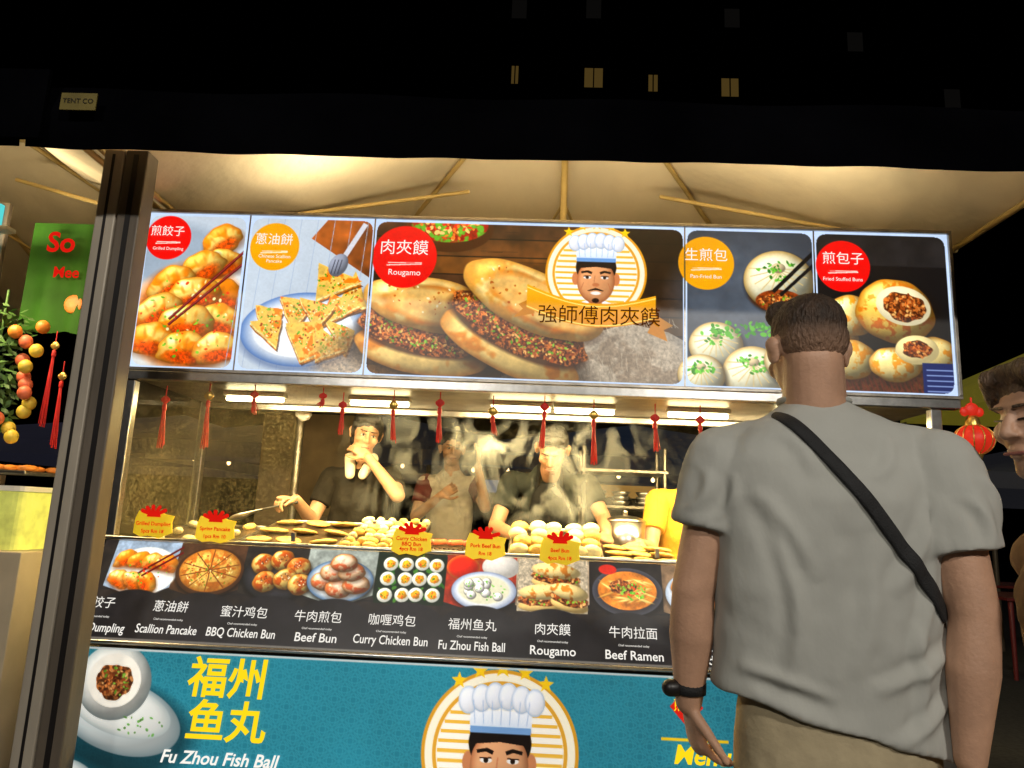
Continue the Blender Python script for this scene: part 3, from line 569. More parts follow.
def tassel(name,x,y,ztop,L,s=1.0):
    t=grp(name)
    solid('cord',[cap((x,y,ztop),(x,y,ztop-.05*s),.0025,.0025,6)],M['red'],t)
    solid('knot',[ellp((x,y,ztop-.06*s),(.016*s,.008,.018*s)),ellp((x-.012*s,y,ztop-.06*s),(.008,.006,.010)),ellp((x+.012*s,y,ztop-.06*s),(.008,.006,.010)),ellp((x,y,ztop-.085*s),(.008,.008,.008))],M['gold' if s>1.05 else 'red'],t)
    ps=[]; sw=random.uniform(-.012,.012)
    for k in range(14):
        a=k*2.4; r=.007*math.sqrt(k/14); ps.append(cap((x+r*math.cos(a)*.6,y+r*math.sin(a)*.6,ztop-.09*s),(x+sw+r*math.cos(a)*2+random.uniform(-.003,.003),y+r*math.sin(a)*2,ztop-.09*s-L+random.uniform(-.012,.012)),.0022,.002,5,k=2))
    ps.append(cap((x,y,ztop-.085*s),(x,y,ztop-.10*s),.009,.010,8)); solid('fringe',ps,M['red'],t)
for x,zt,L,s in ((-1.62,1.80,.17,1),(-1.43,1.83,.19,1.1),(-1.23,1.83,.05,.9),(-.84,1.80,.09,.9),(-.62,1.82,.12,1.1),(-.42,1.83,.13,1),(-.19,1.81,.06,1.1),(.03,1.83,.14,1),(.24,1.81,.17,1.1),(.50,1.80,.10,1),(-.93,1.83,.02,.8),(.69,1.80,.09,1)):
    tassel('red_tassel',x,.05,zt,L,s)
ln=grp('red_lantern'); lx_,ly_=1.78,-.02
solid('shade',[ellp((lx_,ly_,1.69),(.072,.072,.062),n=24)],M['lant'],ln)
solid('ribs',[cap((lx_+.074*math.cos(a)*math.cos(b1),ly_+.074*math.sin(a)*math.cos(b1),1.69+.064*math.sin(b1)),(lx_+.074*math.cos(a)*math.cos(b1+.3),ly_+.074*math.sin(a)*math.cos(b1+.3),1.69+.064*math.sin(b1+.3)),.0025,.0025,5,k=2) for a in np.linspace(0,6.28,13)[:-1] for b1 in np.arange(-1.35,1.2,.3)],M['gold'],ln)
solid('caps',[cap((lx_,ly_,1.75),(lx_,ly_,1.765),.03,.026,16),cap((lx_,ly_,1.625),(lx_,ly_,1.615),.03,.026,16)],M['gold'],ln)
solid('ornament',[ellp((lx_,ly_,1.815),(.03,.012,.028)),ellp((lx_-.03,ly_,1.805),(.018,.01,.02)),ellp((lx_+.03,ly_,1.805),(.018,.01,.02)),cap((lx_,ly_,1.77),(lx_,ly_,1.862),.004,.004,6)],M['lant'],ln)
solid('fringe',[cap((lx_+.01*math.cos(k),ly_+.01*math.sin(k),1.61),(lx_+.02*math.cos(k)+.01,ly_+.02*math.sin(k),1.46),.003,.0025,5,k=2) for k in range(16)],M['red'],ln)

# ================================================================= TENT
def canopy(name,x0,x1,y0,y1,ze,h,inx):
    t=grp(name); nx,ny=90,70; V=[];F=[]
    for j in range(ny+1):
        for i in range(nx+1):
            x=x0+(x1-x0)*i/nx;y=y0+(y1-y0)*j/ny
            k=min((y-y0)/((y1-y0)/2),(y1-y)/((y1-y0)/2),(x-x0)/inx,(x1-x)/inx,1)
            sag=-.05*math.sin(math.pi*min(1,k))*(.6+.4*math.sin(x*4)); V.append((x,y,ze+h*k+sag+.010*math.sin(x*9+y*5)+.006*math.sin(x*23-y*7)*math.sin(y*3)))
    for j in range(ny):
        for i in range(nx): a=j*(nx+1)+i; F.append((a,a+1,a+nx+2,a+nx+1))
    mk('roof_fabric',V,F,M['cream'],t,True); mk('roof_cover',[(a,b,c+.02) for a,b,c in V],F,M['black'],t,True)
    ym=(y0+y1)/2; xm=(x0+x1)/2; P=[]
    P+= [cap((x0,y0+.05,ze-.02),(x1,y0+.05,ze-.02),.014,.014,8),cap((x0,y1,ze-.02),(x1,y1,ze-.02),.014,.014,8),cap((x1-.02,y0,ze-.02),(x1-.02,y1,ze-.02),.014,.014,8),cap((x0+.02,y0,ze-.02),(x0+.02,y1,ze-.02),.014,.014,8)]
    for sx in(1,-1):
        xe=x0 if sx>0 else x1; xi=x0+inx if sx>0 else x1-inx
        P+=[cap((xe,y0,ze),(xi,ym,ze+h-.05),.015,.015,8),cap((xe,y1,ze),(xi,ym,ze+h-.05),.015,.015,8)]
        P+=[cap((xe,ym-.5,ze-.02),(xi,ym,ze+h*.6),.012,.012,8)]
    P+=[cap((x0+inx,ym,ze+h-.05),(x1-inx,ym,ze+h-.05),.013,.013,8),cap((xm,y0,ze),(xm,ym,ze+h-.06),.013,.013,8),cap((xm,y1,ze),(xm,ym,ze+h-.06),.013,.013,8),cap((xm,ym,ze+.15),(xm,ym,ze+h-.06),.02,.02,8),cap((xm-.5,y1-.2,ze+.05),(xm,ym,ze+h-.35),.009,.009,8),cap((xm+.5,y1-.2,ze+.05),(xm,ym,ze+h-.35),.009,.009,8)]
    solid('frame_poles',P,M['pole'],t)
    V=[];F=[];n=160
    for i in range(n+1):
        x=x0+(x1-x0)*i/n; zb=ze-.205+.004*math.sin(x*2.1)+.002*math.sin(x*13); w=.002*math.sin(x*11)+.002*math.sin(x*23)
        V+=[(x,y0-.03+w,zb),(x,y0-.05+w*.6,ze-.08),(x,y0-.01,ze+.025+.006*math.sin(x*7))]
    for i in range(n):
        a=i*3; F+=[(a,a+3,a+4,a+1),(a+1,a+4,a+5,a+2)]
    mk('valance',V,F,M['black'],t,True); return t
c1=canopy('market_tent_canopy',-1.74,1.95,-.8,2.4,2.65,.75,1.3)
canopy('market_tent_canopy',-5.4,-1.76,-.8,2.4,2.65,.75,1.3)
box('valance_join',-1.84,-1.66,-.885,-.868,2.452,2.70,M['black'],c1,.002)
tg=mat('sticker_yellow',(.16,.12,.02),.6,0,.3); lb=grp('tent_label'); box('label',-1.60,-1.48,-.892,-.888,2.55,2.61,tg,lb,0); text('TENT CO',-1.54,-.895,2.58,.024,M['dark'],lb)
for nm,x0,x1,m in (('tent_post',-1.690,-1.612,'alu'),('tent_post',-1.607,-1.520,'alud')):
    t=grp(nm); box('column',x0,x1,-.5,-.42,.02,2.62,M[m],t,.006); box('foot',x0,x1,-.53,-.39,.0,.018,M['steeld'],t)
    box('groove',x0+.034,x1-.034,-.503,-.5005,.03,2.6,M['dark'],t,0)
t=grp('tent_post'); box('column',1.86,1.92,2.2,2.26,.02,2.64,M['alud'],t); box('foot',1.84,1.94,2.18,2.28,0,.018,M['steeld'],t)
ul=grp('canopy_strip_light'); stripm=emat('strip',(1,.9,.65),4)
for x in (-.8,0,.8):
    box('housing',x-.36,x+.36,.06,.12,2.594,2.606,M['white'],ul,.002); solid('tube',[cap((x-.34,.09,2.616),(x+.34,.09,2.616),.007,.007)],stripm,ul)
    area('strip_glow',(x,.15,2.63),(math.radians(180+22),0,0),.7,.03,8.5 if x else 13,(1,.83,.54),ul)

# ================================================================= PEOPLE
def hand(w,d,n,side,curl=.5,s=1.0):
    w=Vector(w);d=Vector(d).normalized();n=Vector(n);n=(n-d*n.dot(d)).normalized();t=d.cross(n)*side; P=[]
    P.append(cap(w,w+d*.075*s,.027*s,.036*s,14,flat=(n,.45))); P.append(cap(w+d*.035*s-t*.012*s,w+d*.078*s-t*.02*s,.02*s,.018*s,10,flat=(n,.7))); P.append(cap(w+d*.035*s+t*.012*s,w+d*.078*s+t*.02*s,.02*s,.018*s,10,flat=(n,.7)))
    for off,L,r in ((.030,.072,.0088),(.010,.080,.009),(-.010,.074,.0086),(-.029,.058,.0076)):
        p=w+d*.078*s+t*off*s; a=.1
        for fr in (.45,.31,.24):
            a+=curl*.75; q=p+(d*math.cos(a)+n*math.sin(a)+t*off*1.5).normalized()*L*fr*s; P.append(cap(p,q,r*s,r*.9*s,8,k=3)); p=q
    p=w+d*.022*s+t*.022*s
    for L,dd,r in ((.042,(d*.7+t*.7+n*.2),.0125),(.034,(d*.9+t*.35+n*.3),.0105),(.026,(d+t*.1+n*.4*curl*2),.009)):
        q=p+dd.normalized()*L*s; P.append(cap(p,q,r*s,r*.9*s,8,k=3)); p=q
    return P
def headparts(m):
    h=[ellp((0,.012,.03),(.074,.094,.085),n=24),ellp((0,-.018,-.02),(.064,.076,.085),n=24),ellp((0,-.04,-.078),(.042,.045,.036)),cap((-.02,-.05,-.095),(.02,-.05,-.095),.022,.022),
       cap((0,-.090,.012),(0,-.108,-.024),.008,.013),ellp((-.012,-.100,-.028),(.009,.009,.007)),ellp((.012,-.100,-.028),(.009,.009,.007)),
       ellp((0,-.089,-.057),(.024,.010,.006)),ellp((0,-.088,-.068),(.020,.010,.006)),cap((-.032,-.080,.028),(.032,-.080,.028),.009,.009),
       ellp((-.038,-.062,-.022),(.026,.024,.024)),ellp((.038,-.062,-.022),(.026,.024,.024))]
    for s in(-1,1): h+=[ellp((s*.080,.014,-.005),(.010,.020,.032),(0,0,s*.45)),ellp((s*.087,.022,.008),(.008,.017,.020),(0,0,s*.6))]
    return [tf(p,m) for p in h]
def facefeat(g_,m,brow='hair',open_=True):
    for s in(-1,1):
        if open_:
            solid('eye',[tf(ellp((s*.029,-.087,.004),(.013,.006,.0055)),m)],M['eyew'],g_); solid('iris',[tf(ellp((s*.028,-.0922,.004),(.0055,.003,.005)),m)],M['dark'],g_)
            solid('eyelid',[tf(cap((s*.016,-.0925,.009),(s*.042,-.085,.0085),.0024,.0020,8),m)],M['dark'],g_)
        else: solid('eyelashes',[tf(cap((s*.017,-.0900,.001),(s*.042,-.083,.003),.0022,.0018,8),m)],M['dark'],g_)
        solid('eyebrow',[tf(cap((s*.014,-.092,.026),(s*.046,-.083,.028),.0036,.0024,8),m)],M[brow],g_)
    solid('mouth',[tf(cap((-.02,-.0965,-.0625),(.02,-.0965,-.0625),.0035,.0035,8),m)],M['lip'],g_)
def hairparts(m,style):
    if style=='short': h=[ellp((0,.022,.050),(.082,.098,.078),n=24),ellp((0,.055,.005),(.074,.062,.075),n=20),cap((-.05,-.055,.092),(.05,-.055,.095),.022,.022)]
    else: h=[ellp((0,.022,.050),(.086,.100,.080),n=24),ellp((0,.06,-.02),(.080,.06,.10),n=20),cap((-.06,-.05,.085),(.03,-.065,.095),.024,.024),cap((.07,-.01,.05),(.078,.01,-.02),.018,.012),cap((-.07,-.01,.05),(-.078,.01,-.02),.018,.012)]
    return [tf(p,m) for p in h]
def arm(sh,el,wr,s=1.0): return [cap(sh,el,.050*s,.039*s,16),cap(el,wr,.040*s,.026*s,16)]
def headmat(c,yaw,pitch=0,roll=0,s=1.0): return Matrix.Translation(c)@Euler((pitch,roll,yaw),'XYZ').to_matrix().to_4x4()@Matrix.Scale(s,4)
def staff(name,hc,hyaw,hpitch,hroll,neck,shL,shR,elL,wrL,elR,wrR,pel,skin,shirt,sleeve,hdL,hdR,style='short',apron=False,collar=False,hs=1.0,open_=True):
    g_=grp(name); m=headmat(hc,hyaw,hpitch,hroll,hs); neck=Vector(neck);hc=Vector(hc); L=Vector(shL);R_=Vector(shR)
    P=headparts(m)+[cap(m@Vector((0,.02,-.05)),neck-Vector((0,0,.03)),.052,.058,16)]
    P+=arm(shL,elL,wrL)+arm(shR,elR,wrR)+hand(wrL,*hdL)+hand(wrR,*hdR)
    organic('body',P,M[skin],g_,.0045,3)
    facefeat(g_,m,'hair',open_); organic('hair',hairparts(m,style),M['hair'],g_,.005,2,[('CLOUDS',.02,.01)])
    pel=Vector(pel); ch=(L+R_)/2; fwd=(R_-L).cross(Vector((0,0,1))).normalized()
    S_=[cap(pel,ch-Vector((0,0,.16)),.155,.165,20,flat=(fwd,.68)),cap(ch-Vector((0,0,.16)),ch-Vector((0,0,.06)),.165,.14,20,flat=(fwd,.66)),cap(L,R_,.062,.062,16),cap(L*.75+R_*.25,neck,.05,.062,14),cap(R_*.75+L*.25,neck,.05,.062,14)]
    organic('shirt',S_,M[shirt],g_,.007,5,[('CLOUDS',.09,.022)])
    for s_,e_ in((L,Vector(elL)),(R_,Vector(elR))):
        q=s_+(e_-s_)*.62; organic('sleeve',[cap(s_,q,.066,.060,16,end2=False)],M[sleeve],g_,.006,3,[('CLOUDS',.07,.014)])
    if collar:
        for s in(-1,1): 
            c0=neck+Vector((s*.062,-.02,.018)); c1=neck+Vector((s*.036,-.112,-.075))
            solid('collar',[cap(c0,c1,.034,.026,12,flat=((s*.3,1,.5),.4)),cap(neck+Vector((0,.05,.02)),c0,.024,.030,12,flat=((0,0,1),.6))],M['collar'],g_)
    if apron:
        solid('apron_bib',[cap(ch+Vector((0,-.118,-.10)),pel+Vector((0,-.125,0)),.10,.15,16,flat=((0,1,0),.12))],M['apron'],g_)
        for s in(-1,1): solid('apron_strap',[cap(neck+Vector((s*.06,-.03,.012)),ch+Vector((s*.07,-.115,-.06)),.011,.011,8,flat=((0,1,0),.4))],M['apron'],g_)
    Lg=[]
    for s in(-1,1):
        hp=pel+(R_-L).normalized()*s*.09-Vector((0,0,.05)); kn=Vector((hp.x,hp.y-.02,.48)); an=Vector((hp.x,hp.y+.01,.09)); Lg+=[cap(hp,kn,.088,.062,16),cap(kn,an,.062,.045,16)]
        solid('shoe',[cap((an.x,an.y+.02,.045),(an.x,an.y-.15,.04),.045,.038,14)],M['shoe'],g_)
    Lg.append(cap(pel-Vector((.05,0,0)),pel+Vector((.05,0,0)),.12,.12,16,flat=((0,1,0),.85))); organic('trousers',Lg,M['pants'],g_,.009,4)
    return g_
staff('stall_vendor',(-.955,1.00,1.725),math.radians(22),math.radians(14),math.radians(8),(-.98,1.06,1.57),(-1.15,1.07,1.475),(-.81,1.05,1.49),
      (-1.215,.98,1.24),(-1.24,.76,1.345),(-.735,.90,1.39),(-.915,.92,1.59),(-1.02,1.1,1.0),'skinA','polo','polo',
      ((-.6,-.75,.0),(0,0,-1),1,.9),((-.92,.15,.72),(-.2,.9,-.3),1,.45),'long',False,True)
staff('stall_vendor',(-.585,2.0,1.75),math.radians(12),math.radians(5),0,(-.58,2.05,1.59),(-.76,2.05,1.51),(-.41,2.05,1.51),
      (-.80,1.95,1.28),(-.62,1.78,1.42),(-.33,1.92,1.36),(-.38,1.78,1.62),(-.58,2.05,1.0),'skinA','raglan','maroon',
      ((.8,-.1,.5),(0,-1,0),1,.5),((.05,.0,1),(-1,-.2,0),1,.3),'short')
staff('stall_vendor',(.085,.78,1.655),math.radians(-5),math.radians(38),math.radians(4),(.08,.94,1.57),(-.13,1.0,1.49),(.29,1.0,1.49),
      (-.20,.88,1.25),(-.06,.64,1.20),(.37,.86,1.31),(.36,.62,1.24),(.08,1.1,.98),'skinC','darktee','darktee',
      ((.3,-.7,-.4),(0,-.2,-1),1,.8),((-.1,-.8,-.3),(-.2,0,-1),-1,.8),'short',True,open_=False)
staff('stall_vendor',(.97,.82,1.56),math.radians(20),math.radians(40),0,(.88,.92,1.49),(.66,.92,1.42),(1.0,.95,1.42),
      (.60,.80,1.17),(.52,.60,1.20),(1.05,.8,1.2),(.95,.6,1.2),(.82,1.05,.95),'skinA','yellowtee','yellowtee',
      ((-.5,-.7,-.1),(0,0,-1),1,.7),((-.3,-.8,-.1),(0,0,-1),-1,.7),'short')
sp=grp('cooking_spatula'); solid('handle',[cap((-1.22,.72,1.33),(-1.36,.6,1.285),.008,.006,8)],M['dark'],sp); solid('blade',[cap((-1.36,.6,1.285),(-1.44,.55,1.25),.012,.045,12,flat=((0,.3,1),.08))],M['steel'],sp)

# ---- customer seen from behind
cu=grp('male_customer')
hm=headmat((.600,-1.40,1.692),math.pi+.06,math.radians(6),0,1.0)
P=headparts(hm)+[cap(hm@Vector((0,.030,-.03)),(.612,-1.405,1.53),.062,.068,20)]
aL=[(.410,-1.40,1.44),(.350,-1.38,1.165),(.350,-1.33,.925)]; aR=[(.835,-1.47,1.44),(.872,-1.50,1.15),(.845,-1.50,.885)]
for a in (aL,aR): P+=[cap(a[0],a[1],.060,.046,18),cap(a[1],Vector(a[1])*.6+Vector(a[2])*.4,.045,.048,18),cap(Vector(a[1])*.6+Vector(a[2])*.4,a[2],.048,.029,18)]
P+=hand(aL[2],(.25,.15,-1),(1,.2,.1),1,.5,1.05)+hand(aR[2],(-.1,.25,-1),(-1,.2,0),-1,.5,1.05)
organic('body',P,M['skinB'],cu,.0045,4)
hp=[ellp((0,.018,.052),(.0772,.096,.076),n=24),ellp((0,.040,.018),(.0742,.070,.066),n=20),cap((-.03,-.03,.095),(.04,-.03,.10),.034,.034)]
organic('hair',[tf(p,hm) for p in hp],M['fade'],cu,.0035,4,[('CLOUDS',.008,.004)])
facefeat(cu,hm)
tl=-.16
rings=[(.615,-1.39,1.582,.068,.064,0),(.615,-1.395,1.572,.076,.072,0),(.616,-1.40,1.550,.108,.086,0),(.618,-1.405,1.522,.165,.100,0),(.622,-1.41,1.487,.215,.115,0),(.624,-1.415,1.435,.236,.128,0),(.626,-1.415,1.36,.240,.138,0),(.628,-1.41,1.25,.234,.136,0),(.628,-1.40,1.12,.230,.130,0),(.630,-1.39,1.03,.232,.128,-.08),(.636,-1.385,.965,.240,.130,tl*1.2),(.638,-1.38,.915,.246,.134,tl*1.5)]
rings=list(reversed(rings))
Sh=[loft(rings,48),cap(aL[0],Vector(aL[0]).lerp(Vector(aL[1]),.52),.079,.078,20,end2=False),cap(aR[0],Vector(aR[0]).lerp(Vector(aR[1]),.60),.080,.084,20,end2=False),cap((.47,-1.41,1.475),aL[0],.06,.075,18),cap((.77,-1.42,1.475),aR[0],.06,.075,18)]
shirt=organic('tshirt',Sh,M['tee'],cu,.006,7,[('CLOUDS',.18,.026)])
me=shirt.data; nv=len(me.vertices); co_=np.zeros(nv*3); me.vertices.foreach_get('co',co_); co_=co_.reshape(-1,3)
no=np.array([v.normal[:] for v in me.vertices]); dsp=np.zeros(nv)
folds=[((.44,1.38),(.56,1.20),.016,.010),((.46,1.34),(.52,1.10),.014,.008),((.80,1.38),(.70,1.18),.017,.011),((.79,1.30),(.74,1.05),.014,.008),((.42,1.03),(.60,.98),.012,.010),((.44,.98),(.62,.90),.013,.009),((.84,1.08),(.66,1.00),.014,.011),((.84,1.00),(.70,.90),.013,.010),((.52,1.22),(.50,.98),.016,.008),((.66,1.30),(.63,1.02),.020,.008),((.74,1.14),(.76,.92),.014,.008),((.50,1.50),(.56,1.40),.014,.007),((.72,1.50),(.67,1.40),.014,.007),((.36,1.42),(.33,1.33),.012,.008),((.41,1.41),(.38,1.31),.011,.008),((.88,1.42),(.93,1.32),.012,.009),((.84,1.38),(.88,1.28),.012,.009)]
for (a,b,w_,h_) in folds:
    ax,az=a;bx_,bz=b; dx_,dz_=bx_-ax,bz-az; L2=dx_*dx_+dz_*dz_; tt=((co_[:,0]-ax)*dx_+(co_[:,2]-az)*dz_)/L2; bow=.015*np.sin(np.clip(tt,0,1)*math.pi)
    px=ax+tt*dx_+bow;pz=az+tt*dz_; dd=(co_[:,0]-px)*dz_-(co_[:,2]-pz)*dx_; dd=dd/math.sqrt(L2); ta=np.clip(tt,0,1); tap=np.where((tt>0)&(tt<1),np.sin(ta*math.pi)**.7,0)
    dsp+=h_*tap*(np.exp(-(dd/w_)**2)-.55*np.exp(-((dd-w_*1.9)/w_)**2))
co_+=no*(dsp*(no[:,1]<.3))[:,None]
me.vertices.foreach_set('co',co_.reshape(-1)); me.update()
bvh=BVHTree.FromPolygons([v.co for v in me.vertices],[tuple(p.vertices) for p in me.polygons])
def onback(x,z):
    h=bvh.ray_cast(Vector((x,-3,z)),Vector((0,1,0))); return (h[0],h[1]) if h[0] else (Vector((x,-1.4,z)),Vector((0,-1,0)))
V=[];F=[];a=Vector((.505,0,1.545));b=Vector((.828,0,1.135)); d2=(b-a).normalized(); w2=Vector((d2.z,0,-d2.x))*.0175; N=50
for i in range(N+1):
    c=a.lerp(b,i/N)
    for k in (-1,-.5,0,.5,1):
        h,n=onback(c.x+w2.x*k,c.z+w2.z*k); V.append((h.x,h.y-.008+(.004 if abs(k)==1 else 0),h.z))
for i in range(N):
    for k in range(4): q=i*5+k; F.append((q,q+1,q+6,q+5))
stp=mk('crossbody_strap',V,F,M['strap'],cu,True); so=stp.modifiers.new('s','SMOOTH'); so.iterations=6; so=stp.modifiers.new('t','SOLIDIFY'); so.thickness=.004; so.offset=0
V=[(.615+.072*math.cos(q),-1.392+.069*math.sin(q)) for q in np.linspace(0,2*math.pi,33)[:-1]]
solid('neckband',[cap((V[i][0],V[i][1],1.581),(V[(i+1)%32][0],V[(i+1)%32][1],1.581),.008,.008,8,k=2) for i in range(32)],M['tee'],cu)
Lg=[loft([(.64,-1.375,.70,.19,.125,0),(.64,-1.38,.80,.205,.13,0),(.64,-1.38,.93,.20,.118,0),(.64,-1.38,.985,.19,.11,0)])]
for s in(-1,1): Lg.append(cap((.64+s*.10,-1.38,.80),(.64+s*.115,-1.37,.50),.105,.10,20,end2=False))
organic('shorts',Lg,M['khaki'],cu,.008,4,[('CLOUDS',.08,.012)])
Lg=[]
for s in(-1,1):
    x=.64+s*.115; Lg+=[cap((x,-1.37,.6),(x,-1.37,.47),.07,.058),cap((x,-1.37,.47),(x,-1.385,.32),.055,.058),cap((x,-1.385,.32),(x,-1.37,.09),.058,.036)]
    solid('shoe',[cap((x,-1.42,.05),(x,-1.24,.045),.048,.042,14),cap((x,-1.37,.06),(x,-1.37,.10),.045,.045)],M['shoe'],cu)
organic('legs',Lg,M['skinB'],cu,.007,3)
wa=grp('wristwatch'); w0=Vector((.350,-1.337,.955)); solid('band',[cap(w0+Vector((0,0,.012)),w0-Vector((0,0,.012)),.036,.035,24,end1=False,end2=False)],M['strap'],wa); solid('face',[cap(w0+Vector((-.034,-.012,0)),w0+Vector((-.044,-.014,0)),.018,.018,18)],M['dark'],wa)
wa.parent=cu
# ---- bystander at right edge (profile)
by_=grp('bystander'); O=Vector((-.085,-.15,-.045))
def o_(x,y,z): return Vector((x,y,z))+O
bm_=headmat(o_(1.100,-1.40,1.585),math.radians(-76),math.radians(8),0,1.02)
P=headparts(bm_)+[cap(bm_@Vector((0,.03,-.05)),o_(1.16,-1.40,1.39),.050,.055,18)]
P+=[cap(o_(1.07,-1.5,1.30),o_(1.13,-1.55,1.06),.045,.038,16),cap(o_(1.13,-1.55,1.06),o_(1.05,-1.50,1.19),.037,.026,16)]+hand(o_(1.05,-1.50,1.19),(-.25,.1,1),(1,-.2,0),1,.7,.95)
organic('body',P,M['skinB'],by_,.0045,4); facefeat(by_,bm_,'hairb',False)
hs_=hairparts(bm_,'long')+[tf(cap((.045,-.075,.085),(.072,-.04,.03),.020,.012),bm_),tf(cap((-.045,-.075,.085),(-.072,-.04,.03),.020,.012),bm_),tf(ellp((0,.085,-.03),(.07,.06,.10)),bm_)]
organic('hair',hs_,M['hairb'],by_,.004,3,[('CLOUDS',.02,.008)])
S_=[cap(o_(1.17,-1.40,.98),o_(1.16,-1.40,1.22),.14,.15,20,flat=((1,0,0),.8)),cap(o_(1.16,-1.53,1.31),o_(1.16,-1.27,1.31),.065,.065,16),cap(o_(1.16,-1.40,1.31),o_(1.15,-1.40,1.37),.07,.06,16)]
organic('shirt',S_,M['brownshirt'],by_,.007,5,[('CLOUDS',.08,.02)])
organic('sleeve',[cap(o_(1.11,-1.53,1.31),o_(1.13,-1.555,1.13),.066,.062,16,end2=False)],M['brownshirt'],by_,.007,3,[('CLOUDS',.08,.02)])
Lg=[cap(o_(1.17,-1.40,.92),o_(1.17,-1.40,.98),.14,.14)]
for s in(-1,1):
    hx=1.17+O.x; hy=-1.40+O.y+s*.08
    Lg+=[cap((hx,hy,.86),(hx-.01,hy,.46),.085,.06),cap((hx-.01,hy,.46),(hx+.01,hy,.09),.06,.045)]
    solid('shoe',[cap((hx+.02,hy,.045),(hx-.14,hy,.04),.042,.036)],M['shoe'],by_)
organic('trousers',Lg,M['khaki'],by_,.009,4)

# ================================================================= NEIGHBOUR STALL (LEFT)
ns=grp('green_stall_banner'); gm=mat('banner_green',(.030,.11,.012),.6,0,.35,4,em=(.06,.18,.02),es=.12,spec=.1)
V=[];F=[]
for i in range(13):
    x=-2.68+i*.03; w=.02*math.sin(i*1.1); V+=[(x,.5+w,2.13+.01*math.sin(i)),(x,.5,2.72)]
for i in range(12): F.append((i*2,i*2+2,i*2+3,i*2+1))
mk('cloth',V,F,gm,ns,True); text('So',-2.50,.47,2.60,.15,TR,ns,bold=.004); text('Mee',-2.45,.47,2.44,.08,TR,ns,bold=.002); solid('fruit_print',[ellp((-2.40,.49,2.28),(.05,.006,.05))],M['orange'],ns)
cs=grp('cyan_light_sign'); box('panel',-3.0,-2.80,.40,.43,2.25,2.78,emat('cyan',(.35,.85,.85),1),cs); box('panel_frame',-3.02,-2.78,.432,.46,2.23,2.80,M['alud'],cs)
gar=grp('fruit_garland'); ps=[]
for k in range(420):
    z=random.uniform(1.62,2.22); r=.09*random.random()**.5+.02; a=random.random()*6.28; p=Vector((-2.64+r*math.cos(a),.35+r*math.sin(a),z)); d=Vector((random.uniform(-1,1),random.uniform(-1,1),random.uniform(-1,.2))).normalized(); s=d.orthogonal().normalized()*.011
    ps.append(([p,p+d*.022+s,p+d*.05,p+d*.022-s],[(0,1,2,3)]))
solid('leaves',ps,M['leaf'],gar,False); solid('stem',[cap((-2.64,.35,2.3),(-2.64,.35,1.6),.006,.006,6)],M['leaf'],gar)
for k in range(14):
    p=(-2.50+random.uniform(-.07,.08),.32+random.uniform(-.04,.04),2.12-k*.042); solid('fruit',[ellp(p,(.032,.03,.034))],M[random.choice(['orange','lemon','peach'])],gar)
for x,zt,L in ((-2.36,2.10,.35),(-2.30,1.95,.30)): tassel('red_tassel',x,.35,zt,L,1.2)
kc=grp('neighbour_counter'); box('counter',-3.2,-2.22,.15,.9,.02,1.06,mat('counter_cream',(.5,.42,.3),.6,0,.15,4),kc)
bxm=mat('translucent_box',(.60,.66,.18),.3,0,.35,12,em=(.70,.68,.12),es=.35)
for x in (-2.72,-2.42): 
    b_=grp('plastic_tub'); v,f=loft([(x,.35,1.062,.12,.14,0),(x,.35,1.32,.14,.16,0)],24,6); mk('tub',v,f,bxm,b_,False); v,f=loft([(x,.35,1.322,.148,.168,0),(x,.35,1.345,.148,.168,0)],24,6); mk('lid',v,f,M['white'],b_)
ft=grp('fried_snack_tray'); box('tray',-2.62,-2.30,.2,.5,1.40,1.415,M['steel'],ft); box('tray_support',-2.60,-2.56,.4,.44,1.346,1.40,M['steel'],ft); solid('snacks',[ellp((-2.6+random.random()*.26,.24+random.random()*.22,1.43),(.035,.02,.014),(0,0,random.random()*3)) for k in range(34)],M['orange'],ft)
nl=grp('neighbour_lamp'); box('housing',-3.0,-2.4,-.03,.03,2.47,2.49,M['white'],nl)
area('neighbour_lamp_glow',(-2.7,.0,2.45),(math.radians(10),0,0),.6,.1,16,(1,.75,.4),nl); area('neighbour_lamp_up',(-2.9,.3,2.51),(math.radians(180+20),0,0),.6,.1,14,(1,.82,.52),nl)

# ================================================================= SURROUNDINGS
gr=grp('ground'); mk('asphalt_ground',[(-200,-200,0),(200,-200,0),(200,200,0),(-200,200,0)],[(0,1,2,3)],M['asph'],gr)
bl=grp('apartment_building'); wall=mat('dark_facade',(.006,.0065,.009),.9,0,.3,.3,spec=0); box('walls',-40,60,40.2,55,0,60,wall,bl,0)
wd=mat('window_dark',(.004,.0045,.007),.6,0,.3,spec=.1); wl=emat('window_lit',(.50,.40,.20),.28); wm=emat('window_dim',(.07,.065,.06),.5)
V=[];F=[]
for ix in range(24):
    for iz in range(18):
        x=-38.8+ix*4.1;z=2+iz*3.2; k=len(V); V+=[(x,40.18,z),(x+1.2,40.18,z),(x+1.2,40.18,z+1.5),(x,40.18,z+1.5)]; F.append((k,k+1,k+2,k+3))
mk('windows',V,F,wd,bl)
for i,(x,z) in enumerate(((-2.3,30.1),(2.9,30.0),(6.8,29.7),(11.8,29.5))):
    w=(.45,1.2,.6,1.1)[i]; h=(1.3,1.4,1.2,1.3)[i]; mk('lit_window',[(x-w/2,40.1,z-h/2),(x+w/2,40.1,z-h/2),(x+w/2,40.1,z+h/2),(x-w/2,40.1,z+h/2)],[(0,1,2,3)],wl,bl); box('mullion',x-.04,x+.04,40.05,40.09,z-h/2,z+h/2,wall,bl,0)
